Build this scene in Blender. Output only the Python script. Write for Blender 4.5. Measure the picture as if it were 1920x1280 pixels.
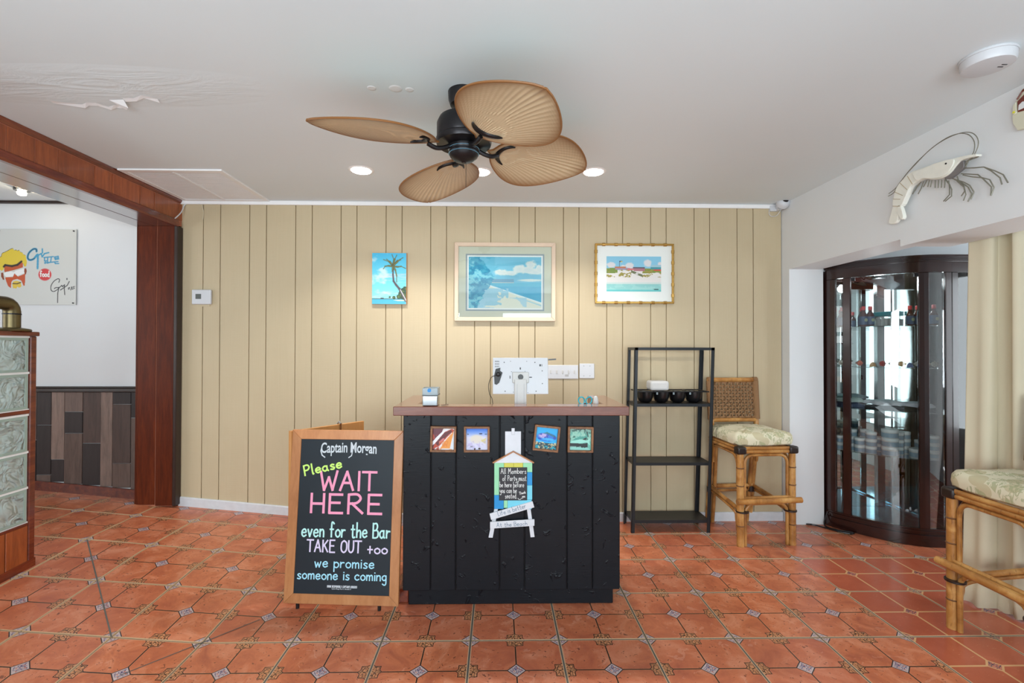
import bpy, math, random
import numpy as np
from mathutils import Vector, Matrix

for o in list(bpy.data.objects): bpy.data.objects.remove(o)
sc = bpy.context.scene
COL = sc.collection
R = math.radians
random.seed(7)

# ------------------------------------------------------------------ camera
EYE = 1.347
def cam_axes(yaw, pitch, roll):
    cy, sy, cp, sp = math.cos(yaw), math.sin(yaw), math.cos(pitch), math.sin(pitch)
    r = Vector((cy, -sy, 0)); f = Vector((sy*cp, cy*cp, sp)); u = r.cross(f)
    cr, sr = math.cos(roll), math.sin(roll)
    return cr*r + sr*u, -sr*r + cr*u, f
cr_, cu_, cf_ = cam_axes(0.0181, 0.0093, 0.0022)
cd = bpy.data.cameras.new('camera'); cam = bpy.data.objects.new('camera', cd); COL.objects.link(cam)
cam.matrix_world = Matrix(((cr_.x, cu_.x, -cf_.x, 0), (cr_.y, cu_.y, -cf_.y, 0), (cr_.z, cu_.z, -cf_.z, EYE), (0, 0, 0, 1)))
cd.sensor_width = 36; cd.lens = 884.7/1920*36
cd.shift_x = (960-949.6)/1920; cd.shift_y = (641.8-640)/1920
cd.clip_start = 0.05
sc.camera = cam

# ------------------------------------------------------------------ world and lights
w = bpy.data.worlds.new('world'); sc.world = w; w.use_nodes = True
w.node_tree.nodes['Background'].inputs[0].default_value = (0.86, 0.93, 1.0, 1)
w.node_tree.nodes['Background'].inputs[1].default_value = 1.6
def area(name, loc, rot, sx, sy, power, col=(1, 1, 1)):
    l = bpy.data.lights.new(name, 'AREA'); l.shape = 'RECTANGLE'; l.size = sx; l.size_y = sy
    l.energy = power; l.color = col
    o = bpy.data.objects.new(name, l); COL.objects.link(o); o.location = loc; o.rotation_euler = rot
    return o
# daylight from the windows behind the camera
COOL = (.90, 1.0, 1.05)
area('window_daylight', (-1.6, -2.35, 1.35), (R(110), 0, 0), 1.6, 1.5, 60, COOL)
area('window_daylight', (1.2, -2.35, 1.35), (R(110), 0, 0), 2.2, 1.5, 50, COOL)
# unseen fill light added low by the camera, aimed up to brighten the ceiling
area('ceiling_fill', (0, -.3, .4), (R(180), 0, 0), 3.4, 1.3, 23, (.86, 1.0, 1.06))
# added fill in the left dining room; daylight of the right passage window
area('dining_room_fill', (-4.75, 1.2, 1.5), (R(90), 0, R(-90)), 2.2, 1.4, 20, (.97, 1.0, 1.0))
area('passage_daylight', (4.42, 2.25, 1.3), (R(90), 0, R(90)), 1.0, 1.5, 17, COOL)
sc.view_settings.view_transform = 'Standard'; sc.view_settings.look = 'None'
sc.view_settings.gamma = 1; sc.view_settings.use_curve_mapping = False
sc.view_settings.exposure = 0.59

# ------------------------------------------------------------------ mesh helpers
class MB:
    def __init__(s): s.v = []; s.f = []; s.uv = None
    def add(s, vs, fs):
        n = len(s.v); s.v += [tuple(p) for p in vs]; s.f += [tuple(i+n for i in q) for q in fs]; return s
    def box(s, x0, x1, y0, y1, z0, z1, M=None):
        vs = [(x, y, z) for z in (z0, z1) for y in (y0, y1) for x in (x0, x1)]
        if M: vs = [M @ Vector(p) for p in vs]
        return s.add(vs, [(0, 2, 3, 1), (4, 5, 7, 6), (0, 1, 5, 4), (2, 6, 7, 3), (0, 4, 6, 2), (1, 3, 7, 5)])
    def cyl(s, a, b, r0, r1=None, n=12, cap=True):
        r1 = r0 if r1 is None else r1
        a = Vector(a); b = Vector(b); d = (b-a).normalized()
        u = d.orthogonal().normalized(); v = d.cross(u)
        vs = []
        for c, r in ((a, r0), (b, r1)):
            vs += [c + (u*math.cos(2*math.pi*i/n) + v*math.sin(2*math.pi*i/n))*r for i in range(n)]
        fs = [(i, (i+1) % n, n+(i+1) % n, n+i) for i in range(n)]
        if cap: fs += [tuple(range(n-1, -1, -1)), tuple(range(n, 2*n))]
        return s.add(vs, fs)
    def lathe(s, c, prof, n=24, ax=None):          # prof: (radius, height) along z from c
        c = Vector(c); vs = []; fs = []
        m = len(prof)
        for r, h in prof:
            for i in range(n):
                a = 2*math.pi*i/n
                p = Vector((r*math.cos(a), r*math.sin(a), h))
                if ax: p = ax @ p
                vs.append(c+p)
        for j in range(m-1):
            for i in range(n):
                fs.append((j*n+i, j*n+(i+1) % n, (j+1)*n+(i+1) % n, (j+1)*n+i))
        fs.append(tuple(range(n-1, -1, -1))); fs.append(tuple((m-1)*n+i for i in range(n)))
        return s.add(vs, fs)
    def tube(s, pts, r, n=8, rs=None):
        pts = [Vector(p) for p in pts]; m = len(pts); vs = []; fs = []
        t0 = (pts[1]-pts[0]).normalized(); u = t0.orthogonal().normalized()
        for k, p in enumerate(pts):
            t = (pts[min(k+1, m-1)]-pts[max(k-1, 0)]).normalized()
            u = (u - t*u.dot(t)); u = u.normalized() if u.length > 1e-6 else t.orthogonal().normalized()
            v = t.cross(u); rr = rs[k] if rs else r
            vs += [p + (u*math.cos(2*math.pi*i/n)+v*math.sin(2*math.pi*i/n))*rr for i in range(n)]
        for k in range(m-1):
            fs += [(k*n+i, k*n+(i+1) % n, (k+1)*n+(i+1) % n, (k+1)*n+i) for i in range(n)]
        fs += [tuple(range(n-1, -1, -1)), tuple((m-1)*n+i for i in range(n))]
        return s.add(vs, fs)
    def prism(s, poly, f0, f1):                    # poly 2D, f0/f1 map (a,b)->3D for the two faces
        n = len(poly); vs = [f0(*p) for p in poly]+[f1(*p) for p in poly]
        fs = [tuple(range(n)), tuple(range(2*n-1, n-1, -1))] + [(i, n+i, n+(i+1) % n, (i+1) % n) for i in range(n)]
        return s.add(vs, fs)

WM = {}
def wm(o): return WM.get(o.name, Matrix.Identity(4)) if o else Matrix.Identity(4)
def thing(name, label, cat, loc=(0, 0, 0), rz=0, group=None, kind=None):
    o = bpy.data.objects.new(name, None); COL.objects.link(o); o.empty_display_size = .05
    o.location = loc; o.rotation_euler = (0, 0, rz)
    WM[o.name] = Matrix.Translation(loc) @ Matrix.Rotation(rz, 4, 'Z')
    if kind: o['kind'] = kind
    else: o['label'] = label; o['category'] = cat
    if group: o['group'] = group
    return o
def tag(o, label, cat, group=None):
    o['label'] = label; o['category'] = cat
    if group: o['group'] = group
    return o
def struct(o): o['kind'] = 'structure'; return o
def obj(name, mb, mat, parent=None, world=True, smooth=False, bev=0, at=None, seg=1):
    """world=True: vertices are given in world space and brought into the parent's space"""
    me = bpy.data.meshes.new(name); vs = [Vector(p) for p in mb.v]
    M = wm(parent)
    if parent and world: Mi = M.inverted(); vs = [Mi @ p for p in vs]
    if at is not None: vs = [p-Vector(at) for p in vs]
    me.from_pydata([tuple(p) for p in vs], [], mb.f); me.validate(); me.update()
    o = bpy.data.objects.new(name, me); COL.objects.link(o)
    if mat: me.materials.append(mat)
    if parent: o.parent = parent
    L = Matrix.Identity(4)
    if at is not None: o.location = at; L = Matrix.Translation(at)
    WM[o.name] = M @ L
    if smooth:
        me.shade_smooth()
        try: me.set_sharp_from_angle(angle=R(40))
        except Exception: pass
    if bev:
        m = o.modifiers.new('bevel', 'BEVEL'); m.width = bev; m.segments = seg; m.limit_method = 'ANGLE'; m.angle_limit = R(40)
        m.harden_normals = False
    return o
def copy_tree(o, loc=None, rz=None, label=None, group=None, parent=None):
    c = o.copy(); COL.objects.link(c)
    if parent: c.parent = parent
    if loc is not None: c.location = loc
    if rz is not None: c.rotation_euler = (0, 0, rz)
    if label: c['label'] = label
    if group: c['group'] = group
    for ch in list(o.children): copy_tree(ch, parent=c)
    return c
def cat_rom(P, k=6, closed=False):
    P = [Vector(p) for p in P]; n = len(P); out = []
    for i in range(n if closed else n-1):
        if closed: a, b, c, d = P[(i-1) % n], P[i], P[(i+1) % n], P[(i+2) % n]
        else: a, b, c, d = P[max(i-1, 0)], P[i], P[i+1], P[min(i+2, n-1)]
        for j in range(k):
            t = j/k
            out.append(.5*((2*b)+(c-a)*t+(2*a-5*b+4*c-d)*t*t+(3*b-a-3*c+d)*t**3))
    if not closed: out.append(P[-1])
    return out

# ------------------------------------------------------------------ materials
def lin(c): return tuple(((x/255)/12.92 if x/255 <= .04045 else ((x/255+.055)/1.055)**2.4) for x in c)
class NT:
    def __init__(s, name):
        s.m = bpy.data.materials.new(name); s.m.use_nodes = True; s.t = s.m.node_tree; s.n = s.t.nodes
        s.b = s.n['Principled BSDF']; s.out = s.n['Material Output']
    def node(s, t, **k):
        n = s.n.new(t)
        for a, v in k.items(): setattr(n, a, v)
        return n
    def link(s, a, b): s.t.links.new(a, b)
    def math(s, op, a, b=None, c=None, clamp=False):
        n = s.node('ShaderNodeMath', operation=op); n.use_clamp = clamp
        for i, x in enumerate((a, b, c)):
            if x is None: continue
            if isinstance(x, (int, float)): n.inputs[i].default_value = x
            else: s.link(x, n.inputs[i])
        return n.outputs[0]
    def mix(s, f, a, b):
        n = s.node('ShaderNodeMix', data_type='RGBA')
        for sock, x in ((n.inputs[0], f), (n.inputs[6], a), (n.inputs[7], b)):
            if isinstance(x, (int, float)): sock.default_value = x
            elif isinstance(x, tuple): sock.default_value = (*x[:3], 1)
            else: s.link(x, sock)
        return n.outputs[2]
    def coord(s, which='Object', scale=(1, 1, 1), rnd=False):
        c = s.node('ShaderNodeTexCoord').outputs[which]
        mp = s.node('ShaderNodeMapping'); mp.inputs['Scale'].default_value = scale; s.link(c, mp.inputs[0])
        if rnd:
            oi = s.node('ShaderNodeObjectInfo'); k = s.math('MULTIPLY', oi.outputs['Random'], 37.0)
            cx = s.node('ShaderNodeCombineXYZ')
            for i in range(3): s.link(k, cx.inputs[i])
            s.link(cx.outputs[0], mp.inputs['Location'])
        return mp.outputs[0]
    def noise(s, vec, scale, detail=3, rough=.5, dist=0):
        n = s.node('ShaderNodeTexNoise'); n.inputs['Scale'].default_value = scale; n.inputs['Detail'].default_value = detail
        n.inputs['Roughness'].default_value = rough; n.inputs['Distortion'].default_value = dist
        s.link(vec, n.inputs['Vector']); return n.outputs[0]
    def ramp(s, f, stops):
        n = s.node('ShaderNodeValToRGB'); cr = n.color_ramp
        while len(cr.elements) < len(stops): cr.elements.new(.5)
        for e, (p, c) in zip(cr.elements, stops): e.position = p; e.color = (*c[:3], 1)
        s.link(f, n.inputs[0]); return n.outputs[0]
    def bump(s, h, strength=.3, dist=.01, prev=None):
        n = s.node('ShaderNodeBump'); n.inputs['Strength'].default_value = strength; n.inputs['Distance'].default_value = dist
        s.link(h, n.inputs['Height'])
        if prev: s.link(prev, n.inputs['Normal'])
        return n.outputs[0]
    def set(s, color=None, rough=None, metal=None, normal=None, **k):
        for key, x in (('Base Color', color), ('Roughness', rough), ('Metallic', metal), ('Normal', normal)):
            if x is None: continue
            if isinstance(x, (int, float)): s.b.inputs[key].default_value = x
            elif isinstance(x, tuple): s.b.inputs[key].default_value = (*x[:3], 1)
            else: s.link(x, s.b.inputs[key])
        for key, x in k.items(): s.b.inputs[key.replace('_', ' ')].default_value = x
        return s.m

def plain(name, c, rough=.5, metal=0, var=.08, vs=12, bump=0, bs=60, bd=.003, srgb=True, **k):
    t = NT(name); c = lin(c) if srgb else c; v = t.coord()
    col = t.mix(t.noise(v, vs), tuple(x*(1-var) for x in c), tuple(min(1, x*(1+var)) for x in c))
    nm = t.bump(t.noise(v, bs), bump, bd) if bump else None
    return t.set(col, rough, metal, nm, **k)
def wood(name, stops, scale, rough=.4, gs=6, bump=.1, coat=0, rnd=True, knots=False):
    t = NT(name); v = t.coord('Object', scale, rnd)
    n1 = t.noise(v, gs, 6, .6, .6)
    n2 = t.noise(v, gs*7, 3, .6)
    f = t.math('ADD', t.math('MULTIPLY', n1, .75), t.math('MULTIPLY', n2, .25))
    col = t.ramp(f, [(p, lin(c)) for p, c in stops])
    oi = t.node('ShaderNodeObjectInfo')
    hs = t.node('ShaderNodeHueSaturation'); t.link(col, hs.inputs['Color'])
    t.link(t.math('MULTIPLY_ADD', oi.outputs['Random'], .3, .85), hs.inputs['Value'])
    t.set(hs.outputs[0], rough, 0, t.bump(f, bump, .004))
    if coat: t.b.inputs['Coat Weight'].default_value = coat; t.b.inputs['Coat Roughness'].default_value = .08
    return t.m

M_ceil = None
def ceiling_mat():
    t = NT('ceiling_paint'); v = t.coord('Object')
    sx = t.node('ShaderNodeSeparateXYZ'); t.link(v, sx.inputs[0])
    # damp, re-plastered patch left of the fan: relief only
    dx = t.math('DIVIDE', t.math('ADD', sx.outputs[0], 1.75), .85); dy = t.math('DIVIDE', t.math('SUBTRACT', sx.outputs[1], 2.06), .17)
    d = t.math('ADD', t.math('MULTIPLY', dx, dx), t.math('MULTIPLY', dy, dy))
    mask = t.math('SUBTRACT', 1.0, d, clamp=True)
    vv = t.coord('Object', (1.5, 6, 1))
    h = t.math('MULTIPLY', t.noise(vv, 2.2, 5, .6, 1.2), mask)
    b1 = t.bump(h, .28, .03)
    b2 = t.bump(t.noise(v, 14, 3), .06, .01, b1)
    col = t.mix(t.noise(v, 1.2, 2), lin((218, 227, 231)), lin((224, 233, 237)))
    return t.set(col, .75, 0, b2)
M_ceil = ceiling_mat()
M_white = plain('white_wall_paint', (224, 227, 229), .6, var=.02, vs=3, bump=.08, bs=40)
M_trim = plain('white_trim_paint', (238, 238, 238), .4, var=.03, bump=.06)
M_base = plain('scuffed_baseboard_paint', (206, 208, 212), .5, var=.12, vs=25, bump=.1)
def siding_mat():
    t = NT('tan_siding_paint'); v = t.coord('Object', (40, 40, 1.2), True); v2 = t.coord('Object')
    g = t.noise(v, 3, 4, .6)
    col = t.mix(t.noise(v2, 2.5, 3), lin((190, 173, 142)), lin((198, 182, 151)))
    col = t.mix(t.math('MULTIPLY', g, .25), col, lin((166, 148, 110)))
    sp = t.noise(v2, 55, 2)
    dk = t.math('GREATER_THAN', sp, .79)
    col = t.mix(t.math('MULTIPLY', dk, .35), col, lin((150, 132, 96)))
    return t.set(col, .5, 0, t.bump(t.noise(t.coord('Object', (6, 6, 70)), 2, 3), .12, .004, t.bump(g, .15, .003)))
M_siding = siding_mat()
M_groove = plain('siding_groove_paint', (170, 150, 112), .7)

def tile_mat(name, second=False):
    t = NT(name)
    uv = t.node('ShaderNodeTexCoord').outputs['UV']; s = t.node('ShaderNodeSeparateXYZ'); t.link(uv, s.inputs[0])
    u, v = s.outputs[0], s.outputs[1]; m = t.math
    wv = t.coord('Object', (1, 1, 1), True)
    du = m('MINIMUM', u, m('SUBTRACT', 1.0, u)); dv = m('MINIMUM', v, m('SUBTRACT', 1.0, v))
    eu = m('ABSOLUTE', m('SUBTRACT', u, .5)); ev = m('ABSOLUTE', m('SUBTRACT', v, .5))
    L1 = m('MINIMUM', m('ADD', du, dv), m('ADD', eu, ev))            # diamonds at corners and centre
    def star(a, b):
        return m('MINIMUM', m('MAXIMUM', a, b), m('MULTIPLY', m('ADD', a, b), .76))
    ST = m('MINIMUM', star(eu, dv), star(du, ev))                    # stars at edge midpoints
    line = m('MINIMUM', eu, ev)                                      # thin printed cross
    rim = m('MINIMUM', du, dv)
    n1 = t.noise(wv, 7, 5, .65, .8); n2 = t.noise(wv, 26, 4, .7, .5)
    oi = t.node('ShaderNodeObjectInfo')
    if not second:
        base = t.ramp(n1, [(.28, lin((160, 84, 58))), (.5, lin((194, 112, 74))), (.72, lin((216, 146, 112)))])
        base = t.mix(m('MULTIPLY', oi.outputs['Random'], .3), base, lin((172, 90, 74)))
        pit = m('MULTIPLY', m('GREATER_THAN', t.noise(wv, 60, 3, .6, .6), .64), m('GREATER_THAN', n1, .46))
        base = t.mix(m('MULTIPLY', pit, .7), base, lin((84, 46, 38)))
        lt = m('GREATER_THAN', t.noise(wv, 12, 3, .6, 1.5), .66)
        base = t.mix(m('MULTIPLY', lt, .28), base, lin((218, 160, 134)))
        linec, linew, dk = lin((40, 32, 30)), .007, lin((48, 42, 42))
    else:
        base = t.mix(n1, lin((158, 76, 52)), lin((186, 100, 72)))
        sc_ = m('GREATER_THAN', t.noise(t.coord('Object', (1, 3, 1), True), 30, 2, .5, 2), .72)
        base = t.mix(m('MULTIPLY', sc_, .6), base, lin((222, 168, 120)))
        linec, linew, dk = lin((206, 160, 112)), .012, lin((206, 160, 112))
    h = None
    c = t.mix(m('LESS_THAN', line, linew), base, linec)
    if not second: c = t.mix(m('MULTIPLY', m('LESS_THAN', m('ABSOLUTE', m('SUBTRACT', line, .009)), .002), .5), c, lin((196, 140, 96)))
    if not second:
        # stars: tan fill, dark outline, dark scrolls
        c = t.mix(m('MULTIPLY', m('LESS_THAN', ST, .088), .6), c, lin((204, 146, 100)))
        vo = t.node('ShaderNodeTexVoronoi', feature='DISTANCE_TO_EDGE'); vo.inputs['Scale'].default_value = 30; t.link(uv, vo.inputs['Vector'])
        scr = m('MULTIPLY', m('LESS_THAN', vo.outputs[0], .075), m('LESS_THAN', ST, .08))
        c = t.mix(scr, c, lin((58, 40, 30)))
        c = t.mix(m('LESS_THAN', m('ABSOLUTE', m('SUBTRACT', ST, .088)), .0045), c, linec)
        r = .105
    else:
        r = .10
    # diamonds
    c = t.mix(m('LESS_THAN', L1, r), c, dk)
    fill = t.mix(n2, lin((164, 142, 140)), lin((206, 186, 182))) if not second else t.mix(n2, lin((176, 100, 82)), lin((196, 132, 110)))
    c = t.mix(m('LESS_THAN', L1, r-.014 if not second else r-.026), c, fill)
    vo2 = t.node('ShaderNodeTexVoronoi', feature='DISTANCE_TO_EDGE'); vo2.inputs['Scale'].default_value = 26; t.link(uv, vo2.inputs['Vector'])
    c = t.mix(m('MULTIPLY', m('LESS_THAN', vo2.outputs[0], .07), m('LESS_THAN', L1, r-.03)), c, lin((92, 84, 116)) if not second else lin((70, 62, 80)))
    c = t.mix(m('MULTIPLY', m('GREATER_THAN', t.noise(uv, 34, 1), .66), m('LESS_THAN', L1, r-.035)), c, lin((206, 110, 70)))
    c = t.mix(m('LESS_THAN', rim, .0075), c, lin((196, 162, 126)))
    rg = m('MULTIPLY_ADD', n2, .16, .24 if not second else .14)
    return t.set(c, rg, 0, t.bump(n1, .12, .004), Specular_IOR_Level=.5)
M_tile = tile_mat('terracotta_tile'); M_tile2 = tile_mat('smooth_terracotta_tile', True)
M_grout = plain('grout', (98, 94, 88), .8, var=.25, vs=20, bump=.3)
redw = [(0.25, (66, 20, 10)), (.5, (104, 38, 18)), (.75, (140, 62, 28))]
M_redv = wood('red_varnished_wood_upright', [(.25, (56, 20, 8)), (.5, (82, 31, 11)), (.75, (106, 46, 17))], (10, 10, 1), .4, 4, .06, 0)
M_redv.node_tree.nodes['Principled BSDF'].inputs['Specular IOR Level'].default_value = .18
M_redb = wood('red_varnished_beam_board', [(.25, (112, 52, 22)), (.5, (150, 74, 34)), (.75, (178, 96, 48))], (14, 14, 1.4), .28, 3, .08, .4)
M_redh = wood('dark_varnished_trim_wood', redw, (8, 1, 8), .22, 4, .05, .5)
def mirror_varnish():
    t = NT('high_gloss_varnished_board'); v = t.coord('Object', (10, 1, 10))
    t.set(t.mix(t.noise(v, 4, 4), lin((70, 30, 18)), lin((100, 48, 28))), .2, 0, None)
    t.b.inputs['Coat Weight'].default_value = 1; t.b.inputs['Coat Roughness'].default_value = .16; t.b.inputs['Coat IOR'].default_value = 1.9
    t.b.inputs['IOR'].default_value = 1.8
    return t.m
M_soffit = mirror_varnish()
M_joint = plain('pale_joint_filler', (176, 110, 84), .6)
M_dark = wood('dark_brown_wood', [(.3, (30, 18, 14)), (.6, (48, 30, 22)), (.8, (64, 40, 28))], (8, 8, 1), .35, 4, .08)
M_cab = wood('mahogany_cabinet_wood', [(.3, (28, 12, 10)), (.6, (48, 22, 18)), (.8, (66, 34, 27))], (6, 6, 1), .22, 4, .04, .4)
M_top = wood('counter_top_wood', [(.25, (84, 42, 32)), (.5, (108, 60, 46)), (.8, (130, 78, 60))], (1.2, 10, 10), .22, 3, .04, .5)
def black_paint():
    t = NT('glossy_black_paint'); v = t.coord('Object'); v2 = t.coord('Object', (1, 1, 1), True)
    col = t.mix(t.noise(v, 5), lin((15, 18, 23)), lin((22, 26, 32)))
    lump = t.noise(v2, 20, 3, .55, .8); lm = t.math('MAXIMUM', t.math('SUBTRACT', lump, .625), 0.0)
    gr = t.noise(t.coord('Object', (8, 8, 120)), 1.5, 2)
    b = t.bump(gr, .10, .003, t.bump(lm, .8, .045))
    return t.set(col, .34, 0, b, Specular_IOR_Level=.22)
M_black = black_paint()
M_metal_black = plain('black_metal', (36, 40, 44), .38, .3, var=.1, bump=.05)
M_shelf = plain('worn_black_shelf_metal', (44, 42, 40), .45, .3, var=.25, vs=9)
M_frame_or = wood('sign_frame_wood', [(.25, (156, 98, 56)), (.5, (184, 124, 78)), (.8, (202, 146, 98))], (5, 5, 1), .35, 3, .06)
M_ply = wood('orange_plywood', [(.25, (176, 118, 62)), (.5, (196, 138, 80)), (.8, (208, 154, 96))], (6, 6, 1), .5, 2, .04)
def chalk():
    t = NT('chalkboard'); v = t.coord('Object', (1, 1, .5))
    return t.set(t.mix(t.noise(v, 3, 4, .6), lin((24, 32, 38)), lin((36, 46, 54))), .45, Specular_IOR_Level=.3)
M_chalk = chalk()
def flat(name, c, rough=.6, **k):
    t = NT(name); v = t.coord()
    return t.set(t.mix(t.noise(v, 90, 2), tuple(x*.9 for x in lin(c)), lin(c)), rough, **k)
M_pink = flat('pink_chalk', (246, 158, 190)); M_green = flat('green_chalk', (206, 246, 120)); M_mint = flat('mint_chalk', (188, 238, 234))
M_lav = flat('lavender_chalk', (222, 212, 240)); M_sky = flat('light_blue_chalk', (168, 226, 246)); M_wht = flat('white_chalk', (238, 240, 238))
M_silver = flat('silver_print', (206, 214, 220), .4)
M_ink = flat('blue_ink', (70, 104, 130)); M_blk = flat('black_ink', (30, 30, 32))
M_plast = plain('white_plastic', (204, 206, 210), .35, var=.02)
M_offw = plain('off_white_plastic', (198, 197, 194), .4, var=.04)
M_dkplast = plain('black_plastic', (20, 20, 22), .3, var=.1)
M_teal = plain('teal_plastic', (24, 170, 190), .35, var=.05)
M_chrome = plain('chrome', (210, 215, 220), .08, 1, var=.05)
M_bronze = plain('aged_bronze', (44, 42, 44), .35, .7, var=.3, vs=30)
M_brass = plain('weathered_brass_pipe', (104, 92, 62), .35, .75, var=.35, vs=18)
def prints():
    t = NT('printed_picture'); a = t.node('ShaderNodeAttribute', attribute_name='Col')
    return t.set(a.outputs['Color'], .35)
M_print = prints()
def glass(name, tint=(.97, .985, .98), refl=1.0, rough=.0):
    m = bpy.data.materials.new(name); m.use_nodes = True; t = m.node_tree; t.nodes.clear()
    out = t.nodes.new('ShaderNodeOutputMaterial'); mx = t.nodes.new('ShaderNodeMixShader')
    tr = t.nodes.new('ShaderNodeBsdfTransparent'); gl = t.nodes.new('ShaderNodeBsdfGlossy'); fr = t.nodes.new('ShaderNodeFresnel')
    fr.inputs['IOR'].default_value = 1.5; tr.inputs[0].default_value = (*tint, 1); gl.inputs['Roughness'].default_value = rough
    ml = t.nodes.new('ShaderNodeMath'); ml.operation = 'MULTIPLY'; ml.inputs[1].default_value = refl
    t.links.new(fr.outputs[0], ml.inputs[0]); t.links.new(ml.outputs[0], mx.inputs[0])
    t.links.new(tr.outputs[0], mx.inputs[1]); t.links.new(gl.outputs[0], mx.inputs[2]); t.links.new(mx.outputs[0], out.inputs[0])
    return m
M_glass = glass('clear_glass', (.96, .985, .98), 1.4)
M_gshelf = glass('glass_shelf', (.86, .95, .94), 1.2)
M_pglass = glass('picture_glass', (.98, .99, .98), 1.0)
M_mirror = plain('mirror', (208, 222, 222), .02, 1, var=.01)
def gblock():
    t = NT('wavy_glass_block'); v = t.coord('Object', (1, 1, 1), True)
    n = t.noise(v, 11, 2, .5, 1.6)
    t.set(lin((222, 240, 235)), .08, 0, t.bump(n, 1.0, .06), Transmission_Weight=.5, IOR=1.35)
    return t.m
M_gblock = gblock()
M_grim = plain('pale_glass_rim', (184, 206, 196), .15, Transmission_Weight=.35, IOR=1.4)
def bamboo():
    t = NT('bamboo_cane'); v = t.coord('Object', (1, 1, 1), True)
    n = t.noise(v, 8, 4, .6, .5); n2 = t.noise(t.coord('Object', (30, 30, 3), True), 4, 3)
    c = t.ramp(n, [(.3, lin((126, 78, 34))), (.5, lin((172, 118, 60))), (.72, lin((204, 156, 92)))])
    c = t.mix(t.math('MULTIPLY', t.math('GREATER_THAN', n2, .64), .5), c, lin((110, 64, 28)))
    return t.set(c, .3, 0, t.bump(n2, .15, .003))
M_bam = bamboo()
M_node = plain('bamboo_node', (104, 66, 32), .5)
M_bind = plain('dark_leather_binding', (34, 22, 18), .4, var=.3)
def weave():
    t = NT('woven_rush_cord'); v = t.coord('Object', (1, 1, 1)); n = t.noise(v, 60, 3); 
    wv = t.node('ShaderNodeTexWave'); wv.inputs['Scale'].default_value = 90; wv.inputs['Distortion'].default_value = 4; t.link(v, wv.inputs[0])
    c = t.mix(wv.outputs['Fac'], lin((104, 72, 44)), lin((176, 134, 90)))
    c = t.mix(t.math('MULTIPLY', n, .5), c, lin((140, 98, 60)))
    return t.set(c, .7, 0, t.bump(wv.outputs['Fac'], .5, .004))
M_weave = weave()
def palm_cloth():
    t = NT('palm_print_cotton'); v = t.coord('Object')
    n = t.noise(v, 4, 3); vo = t.node('ShaderNodeTexVoronoi'); vo.inputs['Scale'].default_value = 11; t.link(v, vo.inputs['Vector'])
    c = t.mix(t.math('LESS_THAN', vo.outputs['Distance'], .42), lin((214, 206, 178)), lin((190, 178, 142)))
    st = t.noise(t.coord('Object', (1, 1, .4)), 46, 3, .6, 1.5)
    band = t.math('GREATER_THAN', t.noise(v, 9, 2), .5)
    c = t.mix(t.math('MULTIPLY', t.math('MULTIPLY', t.math('GREATER_THAN', st, .52), band), .75), c, lin((146, 150, 104)))
    c = t.mix(t.math('MULTIPLY', n, .3), c, lin((226, 220, 196)))
    return t.set(c, .85, 0, t.bump(st, .08, .004))
M_palmc = palm_cloth()
M_curt = plain('cream_curtain_cloth', (206, 196, 170), .85, var=.05, vs=4, bump=.1, bs=200)
def fan_palm():
    t = NT('palm_leaf_fan_blade'); a = t.node('ShaderNodeAttribute', attribute_name='Col')
    v = t.coord('Object'); n = t.noise(v, 30, 3)
    return t.set(t.mix(t.math('MULTIPLY', n, .25), a.outputs['Color'], lin((150, 122, 86))), .45)
M_fan = fan_palm()
def emit(name, c, s):
    t = NT(name); t.b.inputs['Emission Color'].default_value = (*c, 1); t.b.inputs['Emission Strength'].default_value = s
    t.b.inputs['Base Color'].default_value = (*c, 1); return t.m
M_bulb = emit('lit_lamp', (1, .97, .92), 14); M_wbulb = emit('lit_warm_bulb', (1, .85, .6), 30)
def reclaimed(i, c):
    return wood('reclaimed_plank_%d' % i, [(.25, tuple(x*.72 for x in c)), (.5, c), (.8, tuple(min(255, x*1.18) for x in c))], (12, 12, 1.3), .6, 3, .15)
M_rec = [reclaimed(i, c) for i, c in enumerate([(98, 80, 72), (128, 108, 98), (54, 46, 45), (80, 64, 58), (108, 90, 82)])]

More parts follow.
